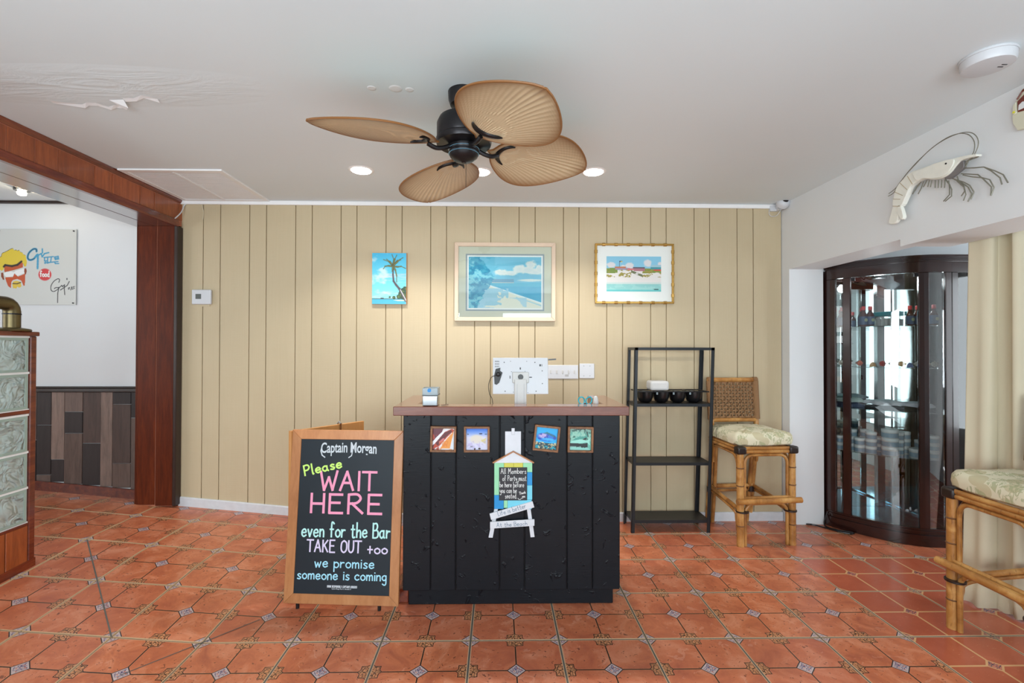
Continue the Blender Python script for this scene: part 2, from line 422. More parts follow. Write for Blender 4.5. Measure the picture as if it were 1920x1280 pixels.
# ------------------------------------------------------------------ room shell
CZ = 2.465; WY = 3.665
def floor_z(x, y):
    r1 = .095*(-x-1.0); r2 = .10*((1.08*(x+1.16)-(y-2.37))/1.472)*-1
    return max(0.0, min(r1, r2, .30))
T = .406; TX0, TY0 = -.934, 2.179
def floor_grid():
    mb = MB(); xs = [-5.2+.1*i for i in range(97)]; ys = [-3.1+.15*i for i in range(47)]
    n = len(ys)
    vs = [(x, y, floor_z(x, y)-(.0045 if floor_z(x-.1, y+.15) > 0 else .0016)) for x in xs for y in ys]
    fs = [(i*n+j, (i+1)*n+j, (i+1)*n+j+1, i*n+j+1) for i in range(len(xs)-1) for j in range(n-1)]
    mb.add(vs, fs); return mb
floor = struct(obj('floor', floor_grid(), M_grout))
def tile_mesh(name, mat, x0=None, y0=None):
    g = .0042; k = 1 if x0 is None else 8; top = .0; me = bpy.data.meshes.new(name)
    vs = []; uv = []; n = k+1
    a = T/2-g
    for j in range(n):
        for i in range(n):
            x = -a+2*a*i/k; y = -a+2*a*j/k
            z = 0 if x0 is None else floor_z(x0+x, y0+y)
            vs.append((x, y, z)); uv.append((i/k, j/k))
    fs = [(j*n+i, j*n+i+1, (j+1)*n+i+1, (j+1)*n+i) for j in range(k) for i in range(k)]
    rim = [i for i in range(n)]+[j*n+k for j in range(1, n)]+[k*n+i for i in range(k-1, -1, -1)]+[j*n for j in range(k-1, 0, -1)]
    b = len(vs)
    for r in rim: vs.append((vs[r][0]*1.006, vs[r][1]*1.006, vs[r][2]-.006)); uv.append(uv[r])
    m = len(rim)
    fs += [(rim[i], b+i, b+(i+1) % m, rim[(i+1) % m]) for i in range(m)]
    me.from_pydata(vs, [], fs); me.update()
    ul = me.uv_layers.new(name='UVMap')
    for lp in me.loops: ul.data[lp.index].uv = uv[lp.vertex_index]
    me.materials.append(mat); return me
flatA, flatB = tile_mesh('floor_tile', M_tile), tile_mesh('floor_tile', M_tile2)
for i in range(-10, 14):
    for j in range(-5, 4):
        cx, cy = TX0+(i+.5)*T, TY0+(j+.5)*T
        if j < -3 and (i < -6 or i > 8): continue
        if cx > 4.3 or cx < -5.0: continue
        ramped = max(floor_z(cx+a*T, cy+b*T) for a in (-.5, .5) for b in (-.5, .5)) > 0
        second = i >= 7 and j < 2
        me = tile_mesh('floor_tile', M_tile, cx, cy) if ramped else (flatB if second else flatA)
        o = bpy.data.objects.new('floor_tile', me); COL.objects.link(o); o.parent = floor
        o.location = (cx, cy, random.uniform(-.0006, .0006)); 
# cut joints where the floor folds up to the dining room
def joint(p, q):
    mb = MB(); p = Vector(p); q = Vector(q); n = 24; d = (q-p).normalized(); s = Vector((-d.y, d.x))*.0032
    vs = []
    for k in range(n+1):
        c = p+(q-p)*k/n
        z = floor_z(c.x, c.y)+.0012
        vs += [(c.x+s.x, c.y+s.y, z), (c.x-s.x, c.y-s.y, z)]
    mb.add(vs, [(2*k, 2*k+1, 2*k+3, 2*k+2) for k in range(n)])
    obj('grout_joint', mb, M_grout, floor)
joint((-2.55, 2.99), (-1.746, 2.18)); joint((-1.54, 1.97), (-1.17, 2.36))

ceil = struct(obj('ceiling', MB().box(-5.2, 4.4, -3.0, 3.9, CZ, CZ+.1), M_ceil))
wall_back = struct(obj('wall_back', MB().box(-2.72, 2.22, WY, WY+.12, 0, CZ), M_groove))
GR = [-2.262, -2.132, -1.91, -1.782, -1.559, -1.433, -1.212, -1.09, -.866, -.743, -.522, -.4, -.181, -.057, .162, .287, .507, .629, .846, .97, 1.19, 1.312, 1.532, 1.654, 1.871, 1.998]
ed = [-2.43]+GR+[2.222]
for a, b in zip(ed[:-1], ed[1:]):
    g = .0024
    zb = floor_z((a+b)/2, WY-.3)+.04
    obj('wall_board', MB().box(a+g, b-g, WY-.012, WY-.001, zb, 2.44), M_siding, wall_back, bev=.002)
# white strip under the ceiling, bowed away from the wall a little
tr = MB().box(-2.43, 2.22, WY-.028, WY-.013, 2.432, CZ-.001)
trim = struct(obj('trim_1', tr, M_trim, bev=.003))
def baseboard(name, x0, x1, y, h, t, mat, n=12):
    mb = MB(); vs = []
    for k in range(n+1):
        x = x0+(x1-x0)*k/n; z = floor_z(x, y-.05)
        vs += [(x, y, z-.01), (x, y-t, z-.01), (x, y-t, z+h-.006), (x, y-t+.005, z+h), (x, y, z+h)]
    fs = [(5*k+i, 5*k+(i+1) % 5, 5*k+5+(i+1) % 5, 5*k+5+i) for k in range(n) for i in range(5)]
    mb.add(vs, fs+[(4, 3, 2, 1, 0), tuple(5*n+i for i in range(5))])
    return struct(obj(name, mb, mat))
baseboard('baseboard_back', -2.425, 2.218, WY-.0125, .068, .014, M_base, 30)

# right header wall, pillar and passage
HX = 2.224
wr = MB().box(HX, HX+.24, 2.565, 3.56, 1.945, CZ).box(HX, HX+.28, -2.7, 2.565, 1.907, CZ).box(HX, HX+.262, 3.56, WY+.1, 0, CZ)
wall_right = struct(obj('wall_right', wr, M_white))
wall_passage = struct(obj('wall_passage', MB().box(HX+.26, 4.35, WY, WY+.1, 0, CZ).box(4.3, 4.4, -2.7, 1.7, 0, CZ).box(4.3, 4.4, 2.8, WY, 0, CZ).box(4.3, 4.4, 1.7, 2.8, 0, .55).box(4.3, 4.4, 1.7, 2.8, 2.05, CZ), M_white))
w3 = thing('window_3', '', '', (4.35, 2.25, .55), kind='structure')
f3 = MB()
for y in (1.7, 2.2, 2.76): f3.box(4.33, 4.37, y, y+.04, .55, 2.05)
obj('window_frame', f3.box(4.33, 4.37, 1.7, 2.8, .55, .59).box(4.33, 4.37, 1.7, 2.8, 2.01, 2.05), M_trim, w3)
# dining room behind the beam
LY = 3.72
wall_left = struct(obj('wall_left', MB().box(-5.2, -2.70, LY, LY+.1, 0, CZ).box(-5.2, -5.1, -2.7, LY, 0, CZ), M_white))
PX = [-3.98, -3.86, -3.72, -3.558, -3.447, -3.346, -3.208, -3.072, -2.98, -2.841, -2.70]
SP = {3: [(.297, .352, 4), (.352, .735, 2), (.735, .991, 2)], 4: [(.297, .47, 2), (.47, .991, 1)], 5: [(.28, .672, 0), (.672, .837, 2), (.837, .991, 4)],
      6: [(.27, .594, 2), (.594, .991, 3)], 7: [(.26, .991, 1)], 8: [(.25, .439, 0), (.439, .896, 3), (.896, .991, 2)], 9: [(.24, .79, 4), (.79, .991, 2)]}
for k in range(10):
    for (z0, z1, mi) in SP.get(k, [(.3, .62, k % 5), (.62, .991, (k+2) % 5)]):
        g = .0015; d = random.uniform(.006, .011)
        obj('wainscot_plank', MB().box(PX[k]+g, PX[k+1]-g, LY-d, LY-.0005, z0+g, z1-g), M_rec[mi], wall_left, bev=.0015)
struct(obj('trim_2', MB().box(-4.2, -2.70, LY-.03, LY-.0005, .992, 1.02).box(-4.2, -2.70, LY-.022, LY-.0005, 1.0205, 1.034), M_dark, bev=.004))
def sloped_board(x0, x1, y, h, t, mat):
    mb = MB(); vs = []; n = 10
    for k in range(n+1):
        x = x0+(x1-x0)*k/n; z = floor_z(x, y-.1)
        vs += [(x, y, z-.01), (x, y-t, z-.01), (x, y-t, z+h), (x, y, z+h)]
    mb.add(vs, [(4*k+i, 4*k+(i+1) % 4, 4*k+4+(i+1) % 4, 4*k+4+i) for k in range(n) for i in range(4)]+[(3, 2, 1, 0), tuple(4*n+i for i in range(4))])
    return mb
struct(obj('baseboard_left', sloped_board(-5.0, -2.71, LY-.013, .07, .018, M_redh), M_redh, bev=.003))
struct(obj('trim_3', MB().box(-5.0, -2.72, LY-.035, LY-.001, 2.446, CZ-.001), M_dark, bev=.004))
# boards of the opening: post
post = thing('post', '', '', (-2.56, 3.6, floor_z(-2.56, 3.6)), kind='structure'); 
zb = floor_z(-2.56, 3.6)
obj('post_core', MB().box(-2.70, -2.437, 3.5945, 3.70, zb, 2.25), M_joint, post)
obj('post_board', MB().box(-2.705, -2.5690, 3.590, 3.5943, zb+.01, 2.251), M_redv, post, bev=.004)
obj('post_board', MB().box(-2.5650, -2.4372, 3.590, 3.5943, zb+.003, 2.251), M_redv, post, bev=.004)
obj('post_edge_strip', MB().box(-2.437, -2.412, 3.585, 3.65, zb, 2.251), M_dark, post, bev=.004)
obj('post_side_board', MB().box(-2.722, -2.705, 3.595, 3.71, zb+.01, 2.25), M_redv, post, bev=.003)
# beam of boards along the opening
beam = thing('beam', '', '', (-2.56, 1, 2.25), kind='structure')
obj('beam_core', MB().box(-2.70, -2.427, -2.7, 3.655, 2.262, CZ-.002), M_joint, beam)
BJ = [3.66, 3.359, 3.225, 2.996, 2.866, 2.632, 2.506, 2.36, 2.14, 2.02, 1.78, 1.66, 1.42, 1.2, .9, .6, .3, 0, -.4, -.8, -1.2, -1.6, -2.0, -2.4, -2.7]
for a, b in zip(BJ[1:], BJ[:-1]):
    obj('beam_board', MB().box(-2.4268, -2.423, a+.0035, b-.0035, 2.305, 2.43), M_redb, beam, bev=.001)
obj('beam_top_moulding', MB().prism([(0, 0), (.012, .002), (.02, .014), (.024, .03), (0, .03)], lambda a, b: (-2.435+a, -2.7, 2.434+b), lambda a, b: (-2.435+a, 3.65, 2.434+b)), M_redh, beam)
obj('beam_bottom_moulding', MB().prism([(-.01, 0), (.012, 0), (.022, .012), (.014, .05), (.002, .057), (-.01, .057)], lambda a, b: (-2.427+a, -2.7, 2.249+b), lambda a, b: (-2.427+a, 3.60, 2.249+b)), M_redh, beam)
obj('soffit_board', MB().box(-2.589, -2.438, -2.7, 3.66, 2.25, 2.262), M_soffit, beam, bev=.003)
obj('soffit_board', MB().box(-2.742, -2.592, -2.7, 3.66, 2.25, 2.262), M_soffit, beam, bev=.003)
obj('beam_side_board', MB().box(-2.742, -2.73, -2.7, 3.66, 2.262, 2.44), M_redb, beam)

# wall behind the camera, with the windows the daylight comes through
wf = MB().box(-5.2, -2.4, -2.8, -2.7, 0, CZ).box(-.8, .1, -2.8, -2.7, 0, CZ).box(2.3, 4.4, -2.8, -2.7, 0, CZ)
for a, b in ((-2.4, -.8), (.1, 2.3)): wf.box(a, b, -2.8, -2.7, 0, .6).box(a, b, -2.8, -2.7, 2.1, CZ)
struct(obj('wall_front', wf, M_white))
for k, (a, b) in enumerate(((-2.4, -.8), (.1, 2.3))):
    wdw = thing('window_%d' % (k+1), '', '', ((a+b)/2, -2.72, .6), kind='structure')
    fr = MB()
    for x in (a, (a+b)/2-.02, b-.04): fr.box(x, x+.04, -2.76, -2.70, .6, 2.1)
    fr.box(a, b, -2.76, -2.70, .6, .65).box(a, b, -2.76, -2.70, 2.05, 2.1).box(a, b, -2.76, -2.70, 1.36, 1.39)
    obj('window_frame', fr, M_trim, wdw)


# ------------------------------------------------------------------ reception desk
desk = thing('reception_desk', 'black plank host desk with red-brown wooden counter top in the middle of the room', 'desk', (.07, 2.70, 0))
DXL, DXR, DY0, DY1 = -.488, .637, 2.447, 2.93
body = MB().box(DXL+.004, DXR-.004, DY0+.014, DY0+.03, .092, .995).box(DXL+.004, DXL+.02, DY0+.03, DY1, .092, .995).box(DXR-.02, DXR-.004, DY0+.03, DY1, .092, .995)
obj('desk_body', body, plain('desk_core_black', (12, 13, 15), .6), desk)
dg = [DXL, -.344, -.215, .011, .140, .360, .493, DXR]
for a, b in zip(dg[:-1], dg[1:]):
    obj('plank', MB().box(a+.0025, b-.0025, DY0, DY0+.013, .092, .9955), M_black, desk, bev=.003, seg=2)
obj('side_panel', MB().box(DXL-.001, DXL+.003, DY0+.014, DY1, .092, .9955), M_black, desk)
obj('side_panel', MB().box(DXR-.003, DXR+.001, DY0+.014, DY1, .092, .9955), M_black, desk)
obj('toe_kick', MB().box(-.464, .608, 2.482, 2.87, .0015, .0915), M_black, desk, bev=.003)
obj('base_block', MB().box(-.520, -.466, 2.50, 2.62, .0015, .075), M_redh, desk, bev=.004)['label'] = 'reddish wooden block at the left foot of the desk'
ct = MB().prism([(-.527, 2.387), (.668, 2.387), (.668, 2.94), (.56, 2.94), (.56, 2.495), (-.419, 2.495), (-.419, 2.94), (-.527, 2.94)],
                lambda a, b: (a, b, .999), lambda a, b: (a, b, 1.045))
obj('counter_top', ct, M_top, desk, bev=.003)
obj('inner_shelf', MB().box(DXL+.021, DXR-.021, DY0+.031, DY1-.01, .955, .975), M_ply, desk)

# ------------------------------------------------------------------ stroke lettering
GL = {'a': "4.2,4.2 2.5,5 .6,3.6 .6,1.4 2.3,0 4.2,1.5;4.2,5 4.2,1 5,0", 'b': ".5,10 .5,0;.5,3.5 2.5,5 4.5,3.5 4.3,1 2.4,0 .5,1",
 'c': "4.3,4.2 2.5,5 .6,3.5 .6,1.3 2.5,0 4.4,.9", 'd': "4.3,4 2.5,5 .6,3.5 .6,1.4 2.4,0 4.3,1.3;4.3,10 4.3,.5 5,0",
 'e': ".6,2.6 4.3,2.9 3.9,4.6 2.4,5 .7,3.6 .7,1.3 2.4,0 4.6,1", 'f': "4.3,9 3.2,10 2,9 2,0;.5,5.3 3.8,5.3",
 'g': "4.2,4.2 2.5,5 .6,3.6 .7,1.5 2.4,.3 4.2,1.6;4.2,5 4.2,-2.5 2.6,-4 .8,-3", 'h': ".5,10 .5,0;.5,3.2 2.4,5 4,4 4.2,0",
 'i': ".8,5 .8,0;.8,7.2 .85,7.4", 'k': ".6,10 .6,0;3.8,5 .7,2.3;1.6,3 4,0", 'l': ".8,10 .8,.6 1.6,0", 'm': ".5,5 .5,0;.5,3.5 2,5 3.2,4 3.3,0;3.3,3.5 4.8,5 6,4 6.2,0",
 'n': ".5,5 .5,0;.5,3.4 2.3,5 3.9,4 4.1,0", 'o': "2.5,5 .6,3.7 .6,1.3 2.5,0 4.4,1.3 4.4,3.7 2.5,5", 'p': ".5,5 .5,-4;.5,3.8 2.5,5 4.5,3.6 4.3,1.2 2.5,0 .5,1.2",
 'r': ".5,5 .5,0;.5,3 2,4.8 3.6,4.7", 's': "3.8,4.4 2.3,5 .9,4 2,2.7 3.8,1.5 2.8,.1 .6,.5", 't': "2,8.5 2,1 3.2,0 4,.4;.5,5.4 3.8,5.4",
 'u': ".5,5 .6,1.2 2.2,0 4,1.4;4,5 4.1,.6 4.8,0", 'v': ".3,5 2.2,0;2.2,0 4.2,5", 'w': ".3,5 1.6,0;1.6,0 3,4;3,4 4.4,0;4.4,0 5.8,5",
 'y': ".5,5 1,2.2 2.4,1.2 4,2.2;4.2,5 4,-2.5 2.4,-4 .8,-3", '+': "2,6.5 2,0;.2,3.6 4,3.6", ' ': "", '.': ".6,0 .7,.2", ',': ".8,.4 .5,-1.2", "'": "1,10 .8,8", '!': ".8,10 .8,3;.8,.3 .85,.1",
 'A': "0,0 2.8,10;2.8,10 5.6,0;1,3.8 4.6,3.8", 'B': ".5,10 .5,0;.5,9.5 3.5,10 4.6,7.8 3.3,5.4 .6,5.2;3.2,5.4 5.2,4.2 5.2,1.2 3.4,0 .5,0", 'C': "5.4,8.4 3.4,10 .9,8 .6,3 2.4,0 5.6,1.4",
 'D': ".5,10 .5,0;.5,10 4,9 5.6,5 4,1 .5,0", 'E': ".6,10 .6,0;.6,10 5,10;.6,5.3 4.2,5.3;.6,0 5.2,0", 'G': "5.4,8.4 3.2,10 .8,7.6 .6,3 2.6,0 5.2,1.6 5.4,4.4;3.2,4.4 5.6,4.4",
 'H': ".6,10 .6,0;5,10 5,0;.6,5 5,5", 'I': "1,10 1,0", 'K': ".6,10 .6,0;5,10 .8,4.6;2,5.6 5.2,0", 'L': ".6,10 .6,0;.6,0 4.6,0",
 'M': ".4,0 .9,10;.9,10 3.2,3.5;3.2,3.5 5.6,10;5.6,10 6.2,0", 'N': ".5,0 .5,10;.5,10 5,0;5,0 5,10", 'O': "3,10 .8,8 .6,2.4 3,0 5.4,2.4 5.4,8 3,10", 'P': ".6,10 .6,0;.6,9.8 3.6,10 5,7.8 3.6,5.2 .6,4.8",
 'R': ".6,10 .6,0;.6,9.8 3.6,10 4.8,7.8 3.4,5.4 .6,5;1.8,5.1 5.6,0", 'S': "4.8,8.8 2.8,10 .8,8 2.4,5.6 4.8,3.4 3.6,.4 .6,1", 'T': "0,10 6,10;3,10 3,0", 'U': ".6,10 .7,2.4 2.8,0 5,2.4 5.1,10",
 'W': ".2,10 1.9,0;1.9,0 3.8,7;3.8,7 5.6,0;5.6,0 7.4,10", 'Y': ".4,10 2.8,5;5.4,10 2.6,0"}
def glyph_strokes(text):
    x = 0; out = []
    for ch in text:
        g = GL.get(ch, ''); wd = 0
        if ch == ' ': x += 4.2; continue
        for st in g.split(';'):
            P = [tuple(float(q) for q in p.split(',')) for p in st.split()]
            wd = max(wd, max(p[0] for p in P))
            if len(P) > 2: P = [(q.x, q.y) for q in cat_rom([(a, b, 0) for a, b in P], 4)]
            out.append([(x+a, b) for a, b in P])
        x += wd+1.5
    return out, x-1.5
def ribbon(mb, P, wd, f, h=.0):
    """flat pen stroke: P in 2D plane units, f maps (a,b,h)->3D"""
    n = len(P); D = []
    for (a, b), (c, d) in zip(P[:-1], P[1:]):
        L = math.hypot(c-a, d-b) or 1e-6; D.append(((c-a)/L, (d-b)/L))
    vs = []
    for i, (a, b) in enumerate(P):
        d0 = D[max(i-1, 0)]; d1 = D[min(i, n-2)]; tx, ty = d0[0]+d1[0], d0[1]+d1[1]; L = math.hypot(tx, ty) or 1; tx /= L; ty /= L
        k = wd/2/max(.55, tx*d1[0]+ty*d1[1]); e = -wd*.35 if i == 0 else (wd*.35 if i == n-1 else 0)
        vs += [f(a-ty*k+tx*e, b+tx*k+ty*e, h+i*1e-6), f(a+ty*k+tx*e, b-tx*k+ty*e, h+i*1e-6)]
    mb.add(vs, [(2*i, 2*i+1, 2*i+3, 2*i+2) for i in range(n-1)])
def write(mb, text, x0, x1, y, cap, wd, f, rot=0, h=0.0, jitter=.0):
    st, W = glyph_strokes(text); k = (x1-x0)/W; c, s = math.cos(rot), math.sin(rot)
    rs = random.Random(sum(ord(q) for q in text))
    for n, P in enumerate(st):
        jy = rs.uniform(-jitter, jitter)*cap
        Q = []
        for a, b in P:
            X, Y = a*k, b/10*cap+jy
            Q.append((x0+X*c-Y*s, y+X*s+Y*c))
        ribbon(mb, Q, wd, f, h+n*1.5e-5)

# ------------------------------------------------------------------ A-frame chalkboard sign
sign = thing('sidewalk_chalkboard', 'wood-framed folding chalkboard reading please wait here, left of the black desk', 'sign', (-.80, 2.45, 0))
O = Vector((-1.098, 2.452, .03)); U = (Vector((-.503, 2.415, .028))-O); Vv = (Vector((-1.103, 2.535, .905))-O)
Wd, Hg = U.length, Vv.length; U.normalize(); Vv = (Vv-U*Vv.dot(U)).normalized(); Nn = Vv.cross(U).normalized()   # Nn points to the back
if Nn.y < 0: Nn = -Nn
def SF(a, b, h=0.0): p = O+U*a+Vv*b-Nn*h; return (p.x, p.y, p.z)
fw = .049; th = .022
def bar(poly, name='frame_rail'):
    obj(name, MB().prism(poly, lambda a, b: SF(a, b, 0), lambda a, b: SF(a, b, -th)), M_frame_or, sign, bev=.002)
bar([(0, Hg), (fw, Hg-fw), (Wd-fw, Hg-fw), (Wd, Hg)]); bar([(0, 0), (Wd, 0), (Wd-fw, fw), (fw, fw)])
bar([(0, 0), (fw, fw), (fw, Hg-fw), (0, Hg)], 'frame_stile'); bar([(Wd, 0), (Wd, Hg), (Wd-fw, Hg-fw), (Wd-fw, fw)], 'frame_stile')
board = obj('chalkboard', MB().prism([(fw-.004, fw-.004), (Wd-fw+.004, fw-.004), (Wd-fw+.004, Hg-fw+.004), (fw-.004, Hg-fw+.004)], lambda a, b: SF(a, b, -.005), lambda a, b: SF(a, b, -.012)), M_chalk, sign)
def sub(name, mb, mat, parent, **k):
    return obj(name, mb, mat, parent, **k)
def line(text, u0, u1, v, cap, wd, mat, rot=0, jit=.02):
    mb = MB(); write(mb, text, u0*Wd, u1*Wd, v*Hg, cap*Hg, wd, SF, rot, -.0044, jit); sub('chalk_lettering', mb, mat, board)['kind'] = 'stuff'
line('Please', .125, .465, .728, .058, .0085, M_green, R(13))
line('WAIT', .268, .770, .648, .108, .0125, M_pink); line('HERE', .185, .825, .515, .108, .0130, M_pink)
line('even for the Bar', .125, .905, .378, .083, .0082, M_mint); line('TAKE OUT', .180, .660, .292, .066, .0078, M_lav); line('+oo', .715, .885, .290, .060, .0072, M_lav)
line('we promise', .255, .775, .206, .060, .0062, M_sky); line('someone is coming', .105, .885, .138, .058, .0062, M_sky)
line("DRINK RESPONSIBLY. CAPTAIN'S ORDERS!", .375, .635, .094, .011, .0022, M_silver, jit=0)
line("Captain Morgan Rum Co., Norwalk, CT", .415, .585, .084, .006, .0009, M_silver, jit=0)
def font_text(name, text, mat, parent, place, xs=1.0, size=1.0, offset=0.0):
    c = bpy.data.curves.new(name, 'FONT'); c.body = text; c.size = size; c.offset = offset; c.resolution_u = 3
    o = bpy.data.objects.new(name, c); COL.objects.link(o); bpy.context.view_layer.update()
    me = o.evaluated_get(bpy.context.evaluated_depsgraph_get()).to_mesh()
    vs = [(v.co.x, v.co.y) for v in me.vertices]; fs = [tuple(p.vertices) for p in me.polygons]
    x0 = min(v[0] for v in vs); x1 = max(v[0] for v in vs); y0 = min(v[1] for v in vs); y1 = max(v[1] for v in vs)
    o.to_mesh_clear(); bpy.data.objects.remove(o); bpy.data.curves.remove(c)
    mb = MB(); mb.add([place((a-x0)/(x1-x0), (b-y0)/(y1-y0)) for a, b in vs], fs)
    return obj(name, mb, mat, parent)
def capm(a, b): # gently arched condensed logo lettering
    return SF((.262+.50*a)*Wd, (.842+.082*b+.006*math.cos((a-.5)*3))*Hg, -.0044)
font_text('logo_lettering', 'Captain Morgan', M_silver, board, capm, offset=.018)['kind'] = 'stuff'
fl = MB(); ribbon(fl, [(.27*Wd, .90*Hg), (.262*Wd, .875*Hg), (.275*Wd, .85*Hg), (.30*Wd, .838*Hg)], .006, SF, -.0042); ribbon(fl, [(.515*Wd, .838*Hg), (.54*Wd, .85*Hg), (.548*Wd, .88*Hg)], .005, SF, -.0042)
sub('logo_lettering', fl, M_silver, board)['kind'] = 'stuff'
# back leaf, hinged on the left edge and swung away
A0 = Vector((-1.104, 2.545, 0)); A1 = Vector((-.86, 3.06, 0)); dd = (A1-A0).normalized(); nn = Vector((-dd.y, dd.x, 0))
def BF(a, z, h): p = A0+dd*a+nn*h; return (p.x+.0, p.y, z)
BL = (A1-A0).length
obj('back_leaf', MB().prism([(0, .03), (BL, .03), (BL, .868), (0, .895)], lambda a, b: BF(a, b, 0), lambda a, b: BF(a, b, .018)), M_ply, sign, bev=.002)
obj('latch', MB().tube([BF(.36, .88, -.004), BF(.36, .893, .009), BF(.36, .88, .022)], .006).box(*(lambda p: (p[0]-.004, p[0]+.004, p[1]-.004, p[1]+.004, .80, .885))(BF(.36, 0, -.006))), M_chrome, sign)
for a in (.07, Wd-.10):
    p = Vector(SF(a, 0, -.012)); obj('foot', MB().cyl((p.x, p.y, .0012), (p.x, p.y, p.z+.004), .009), M_dkplast, sign)
for a in (.04, BL-.05):
    p = Vector(BF(a, 0, .009)); obj('foot', MB().cyl((p.x, p.y, floor_z(p.x, p.y)+.0012), (p.x, p.y, .034), .009), M_dkplast, sign)

# ------------------------------------------------------------------ picture painter (flat prints as coloured grids)
class Canvas:
    def __init__(s, nx, ny, c=(255, 255, 255)):
        s.nx, s.ny = nx, ny
        s.x, s.y = np.meshgrid((np.arange(nx)+.5)/nx, (np.arange(ny)+.5)/ny)
        s.a = np.ones((ny, nx, 3))*np.array(c, float)
        s.r = np.random.RandomState(3)
    def mix(s, m, c, al=1.0):
        m = (m*al)[..., None]; s.a = s.a*(1-m)+np.array(c, float)*m
    def noise(s, sc, seed=0, ax=1.0, ay=1.0):
        r = np.random.RandomState(seed); o = np.zeros_like(s.x); amp = 1; tot = 0
        for k in range(4):
            g = r.rand(70, 70); X = s.x*sc*ax*2**k; Y = s.y*sc*ay*2**k
            xi = X.astype(int); yi = Y.astype(int); fx = X-xi; fy = Y-yi; fx = fx*fx*(3-2*fx); fy = fy*fy*(3-2*fy)
            G = lambda i, j: g[i % 70, j % 70]
            o += amp*((G(yi, xi)*(1-fx)+G(yi, xi+1)*fx)*(1-fy)+(G(yi+1, xi)*(1-fx)+G(yi+1, xi+1)*fx)*fy); tot += amp; amp *= .55
        return o/tot
    def poly(s, P, c, al=1.0):
        m = np.zeros_like(s.x, bool); n = len(P)
        for i in range(n):
            x1, y1 = P[i]; x2, y2 = P[(i+1) % n]
            if y1 == y2: continue
            m ^= ((y1 > s.y) != (y2 > s.y)) & (s.x < (x2-x1)*(s.y-y1)/(y2-y1)+x1)
        s.mix(m.astype(float), c, al); return m
    def line(s, P, c, w, asp=1.0, w1=None, al=1.0):
        for k, ((x1, y1), (x2, y2)) in enumerate(zip(P[:-1], P[1:])):
            ww = w if w1 is None else w+(w1-w)*k/max(1, len(P)-2)
            dx, dy = (x2-x1)*asp, y2-y1; L = dx*dx+dy*dy or 1e-9
            t = np.clip((((s.x-x1)*asp)*dx+(s.y-y1)*dy)/L, 0, 1)
            d = np.hypot((s.x-x1)*asp-t*dx, s.y-y1-t*dy)
            s.mix(np.clip(1.5-d/ww, 0, 1), c, al)
    def ell(s, cx, cy, rx, ry, c, al=1.0, soft=.15):
        d = np.hypot((s.x-cx)/rx, (s.y-cy)/ry); s.mix(np.clip((1-d)/soft+.5, 0, 1), c, al)
    def mesh(s, name, f, parent, mat=None):
        """f(u,v) -> 3D, u right, v down"""
        nx, ny = s.nx, s.ny
        vs = [f(i/nx, j/ny) for j in range(ny+1) for i in range(nx+1)]
        fs = [(j*(nx+1)+i, (j+1)*(nx+1)+i, (j+1)*(nx+1)+i+1, j*(nx+1)+i+1) for j in range(ny) for i in range(nx)]
        mb = MB(); mb.v = vs; mb.f = fs
        o = obj(name, mb, mat or M_print, parent)
        col = np.clip(s.a/255, 0, 1); col = np.where(col <= .04045, col/12.92, ((col+.055)/1.055)**2.4)
        at = o.data.color_attributes.new('Col', 'FLOAT_COLOR', 'CORNER')
        q = np.ones((ny*nx, 4, 4)); q[:, :, :3] = col.reshape(-1, 1, 3)
        at.data.foreach_set('color', q.ravel()); return o
def on_wall(x0, z1, x1, z0, y):
    return lambda u, v: (x0+(x1-x0)*u, y, z1+(z0-z1)*v)
def frame_rails(parent, x0, x1, z0, z1, y0, y1, w, mat, bev=.002, M=None):
    for P in ([(x0, z1), (x1, z1), (x1-w, z1-w), (x0+w, z1-w)], [(x0, z0), (x0+w, z0+w), (x1-w, z0+w), (x1, z0)]):
        obj('frame_rail', MB().prism(P, lambda a, b: (a, y0, b), lambda a, b: (a, y1, b)), mat, parent, bev=bev)
    for P in ([(x0, z0), (x0, z1), (x0+w, z1-w), (x0+w, z0+w)], [(x1, z0), (x1-w, z0+w), (x1-w, z1-w), (x1, z1)]):
        obj('frame_stile', MB().prism(P, lambda a, b: (a, y0, b), lambda a, b: (a, y1, b)), mat, parent, bev=bev)
WF = WY-.012                      # front of the siding

# palm canvas
pc = thing('canvas_print', 'small frameless canvas of a leaning palm tree on the tan wall', 'picture', (-.835, WF, 1.87))
c = Canvas(96, 144)
c.a = (np.array((60, 180, 222))*(1-c.y[..., None])+np.array((140, 214, 214))*c.y[..., None])
cl = c.noise(3, 1, 1, 3); c.mix(np.clip((cl-.55)*5, 0, 1)*(c.x < .75), (210, 222, 226), .8)
cl = c.noise(2, 5, 1, 7); c.mix(np.clip((cl-.57)*5, 0, 1)*(c.y > .4), (196, 196, 214), .7)
c.poly([(0, .9), (1, .9), (1, 1), (0, 1)], (66, 170, 196)); c.mix(((c.y > .89) & (c.y < .9)).astype(float), (40, 60, 70), .8)
c.poly([(.6, .915), (1, .915), (1, .935), (.75, .935)], (206, 196, 170)); c.poly([(.25, .875), (.34, .875), (.34, .9), (.25, .9)], (60, 60, 64))
for (x, y, r) in ((.9, .76, .12), (.98, .7, .08), (.85, .82, .1), (.78, .86, .06), (.64, .87, .05), (.94, .84, .12), (.52, .86, .03)):
    n = c.noise(12, int(x*90)); c.mix((np.hypot(c.x-x, (c.y-y)*1.4) < r*(.6+.7*n)).astype(float), (34, 66, 40)); c.mix((np.hypot(c.x-x, (c.y-y)*1.4) < r*(n*.9)).astype(float), (96, 112, 42), .8)
tk = [(.62, .27), (.61, .42), (.63, .55), (.70, .62), (.80, .70), (.90, .82), (.99, .93)]
c.line(tk, (72, 58, 62), .013, .67, .024); c.line([(.83, .72), (.92, .83), (1, .93)], (196, 196, 200), .009, .67)
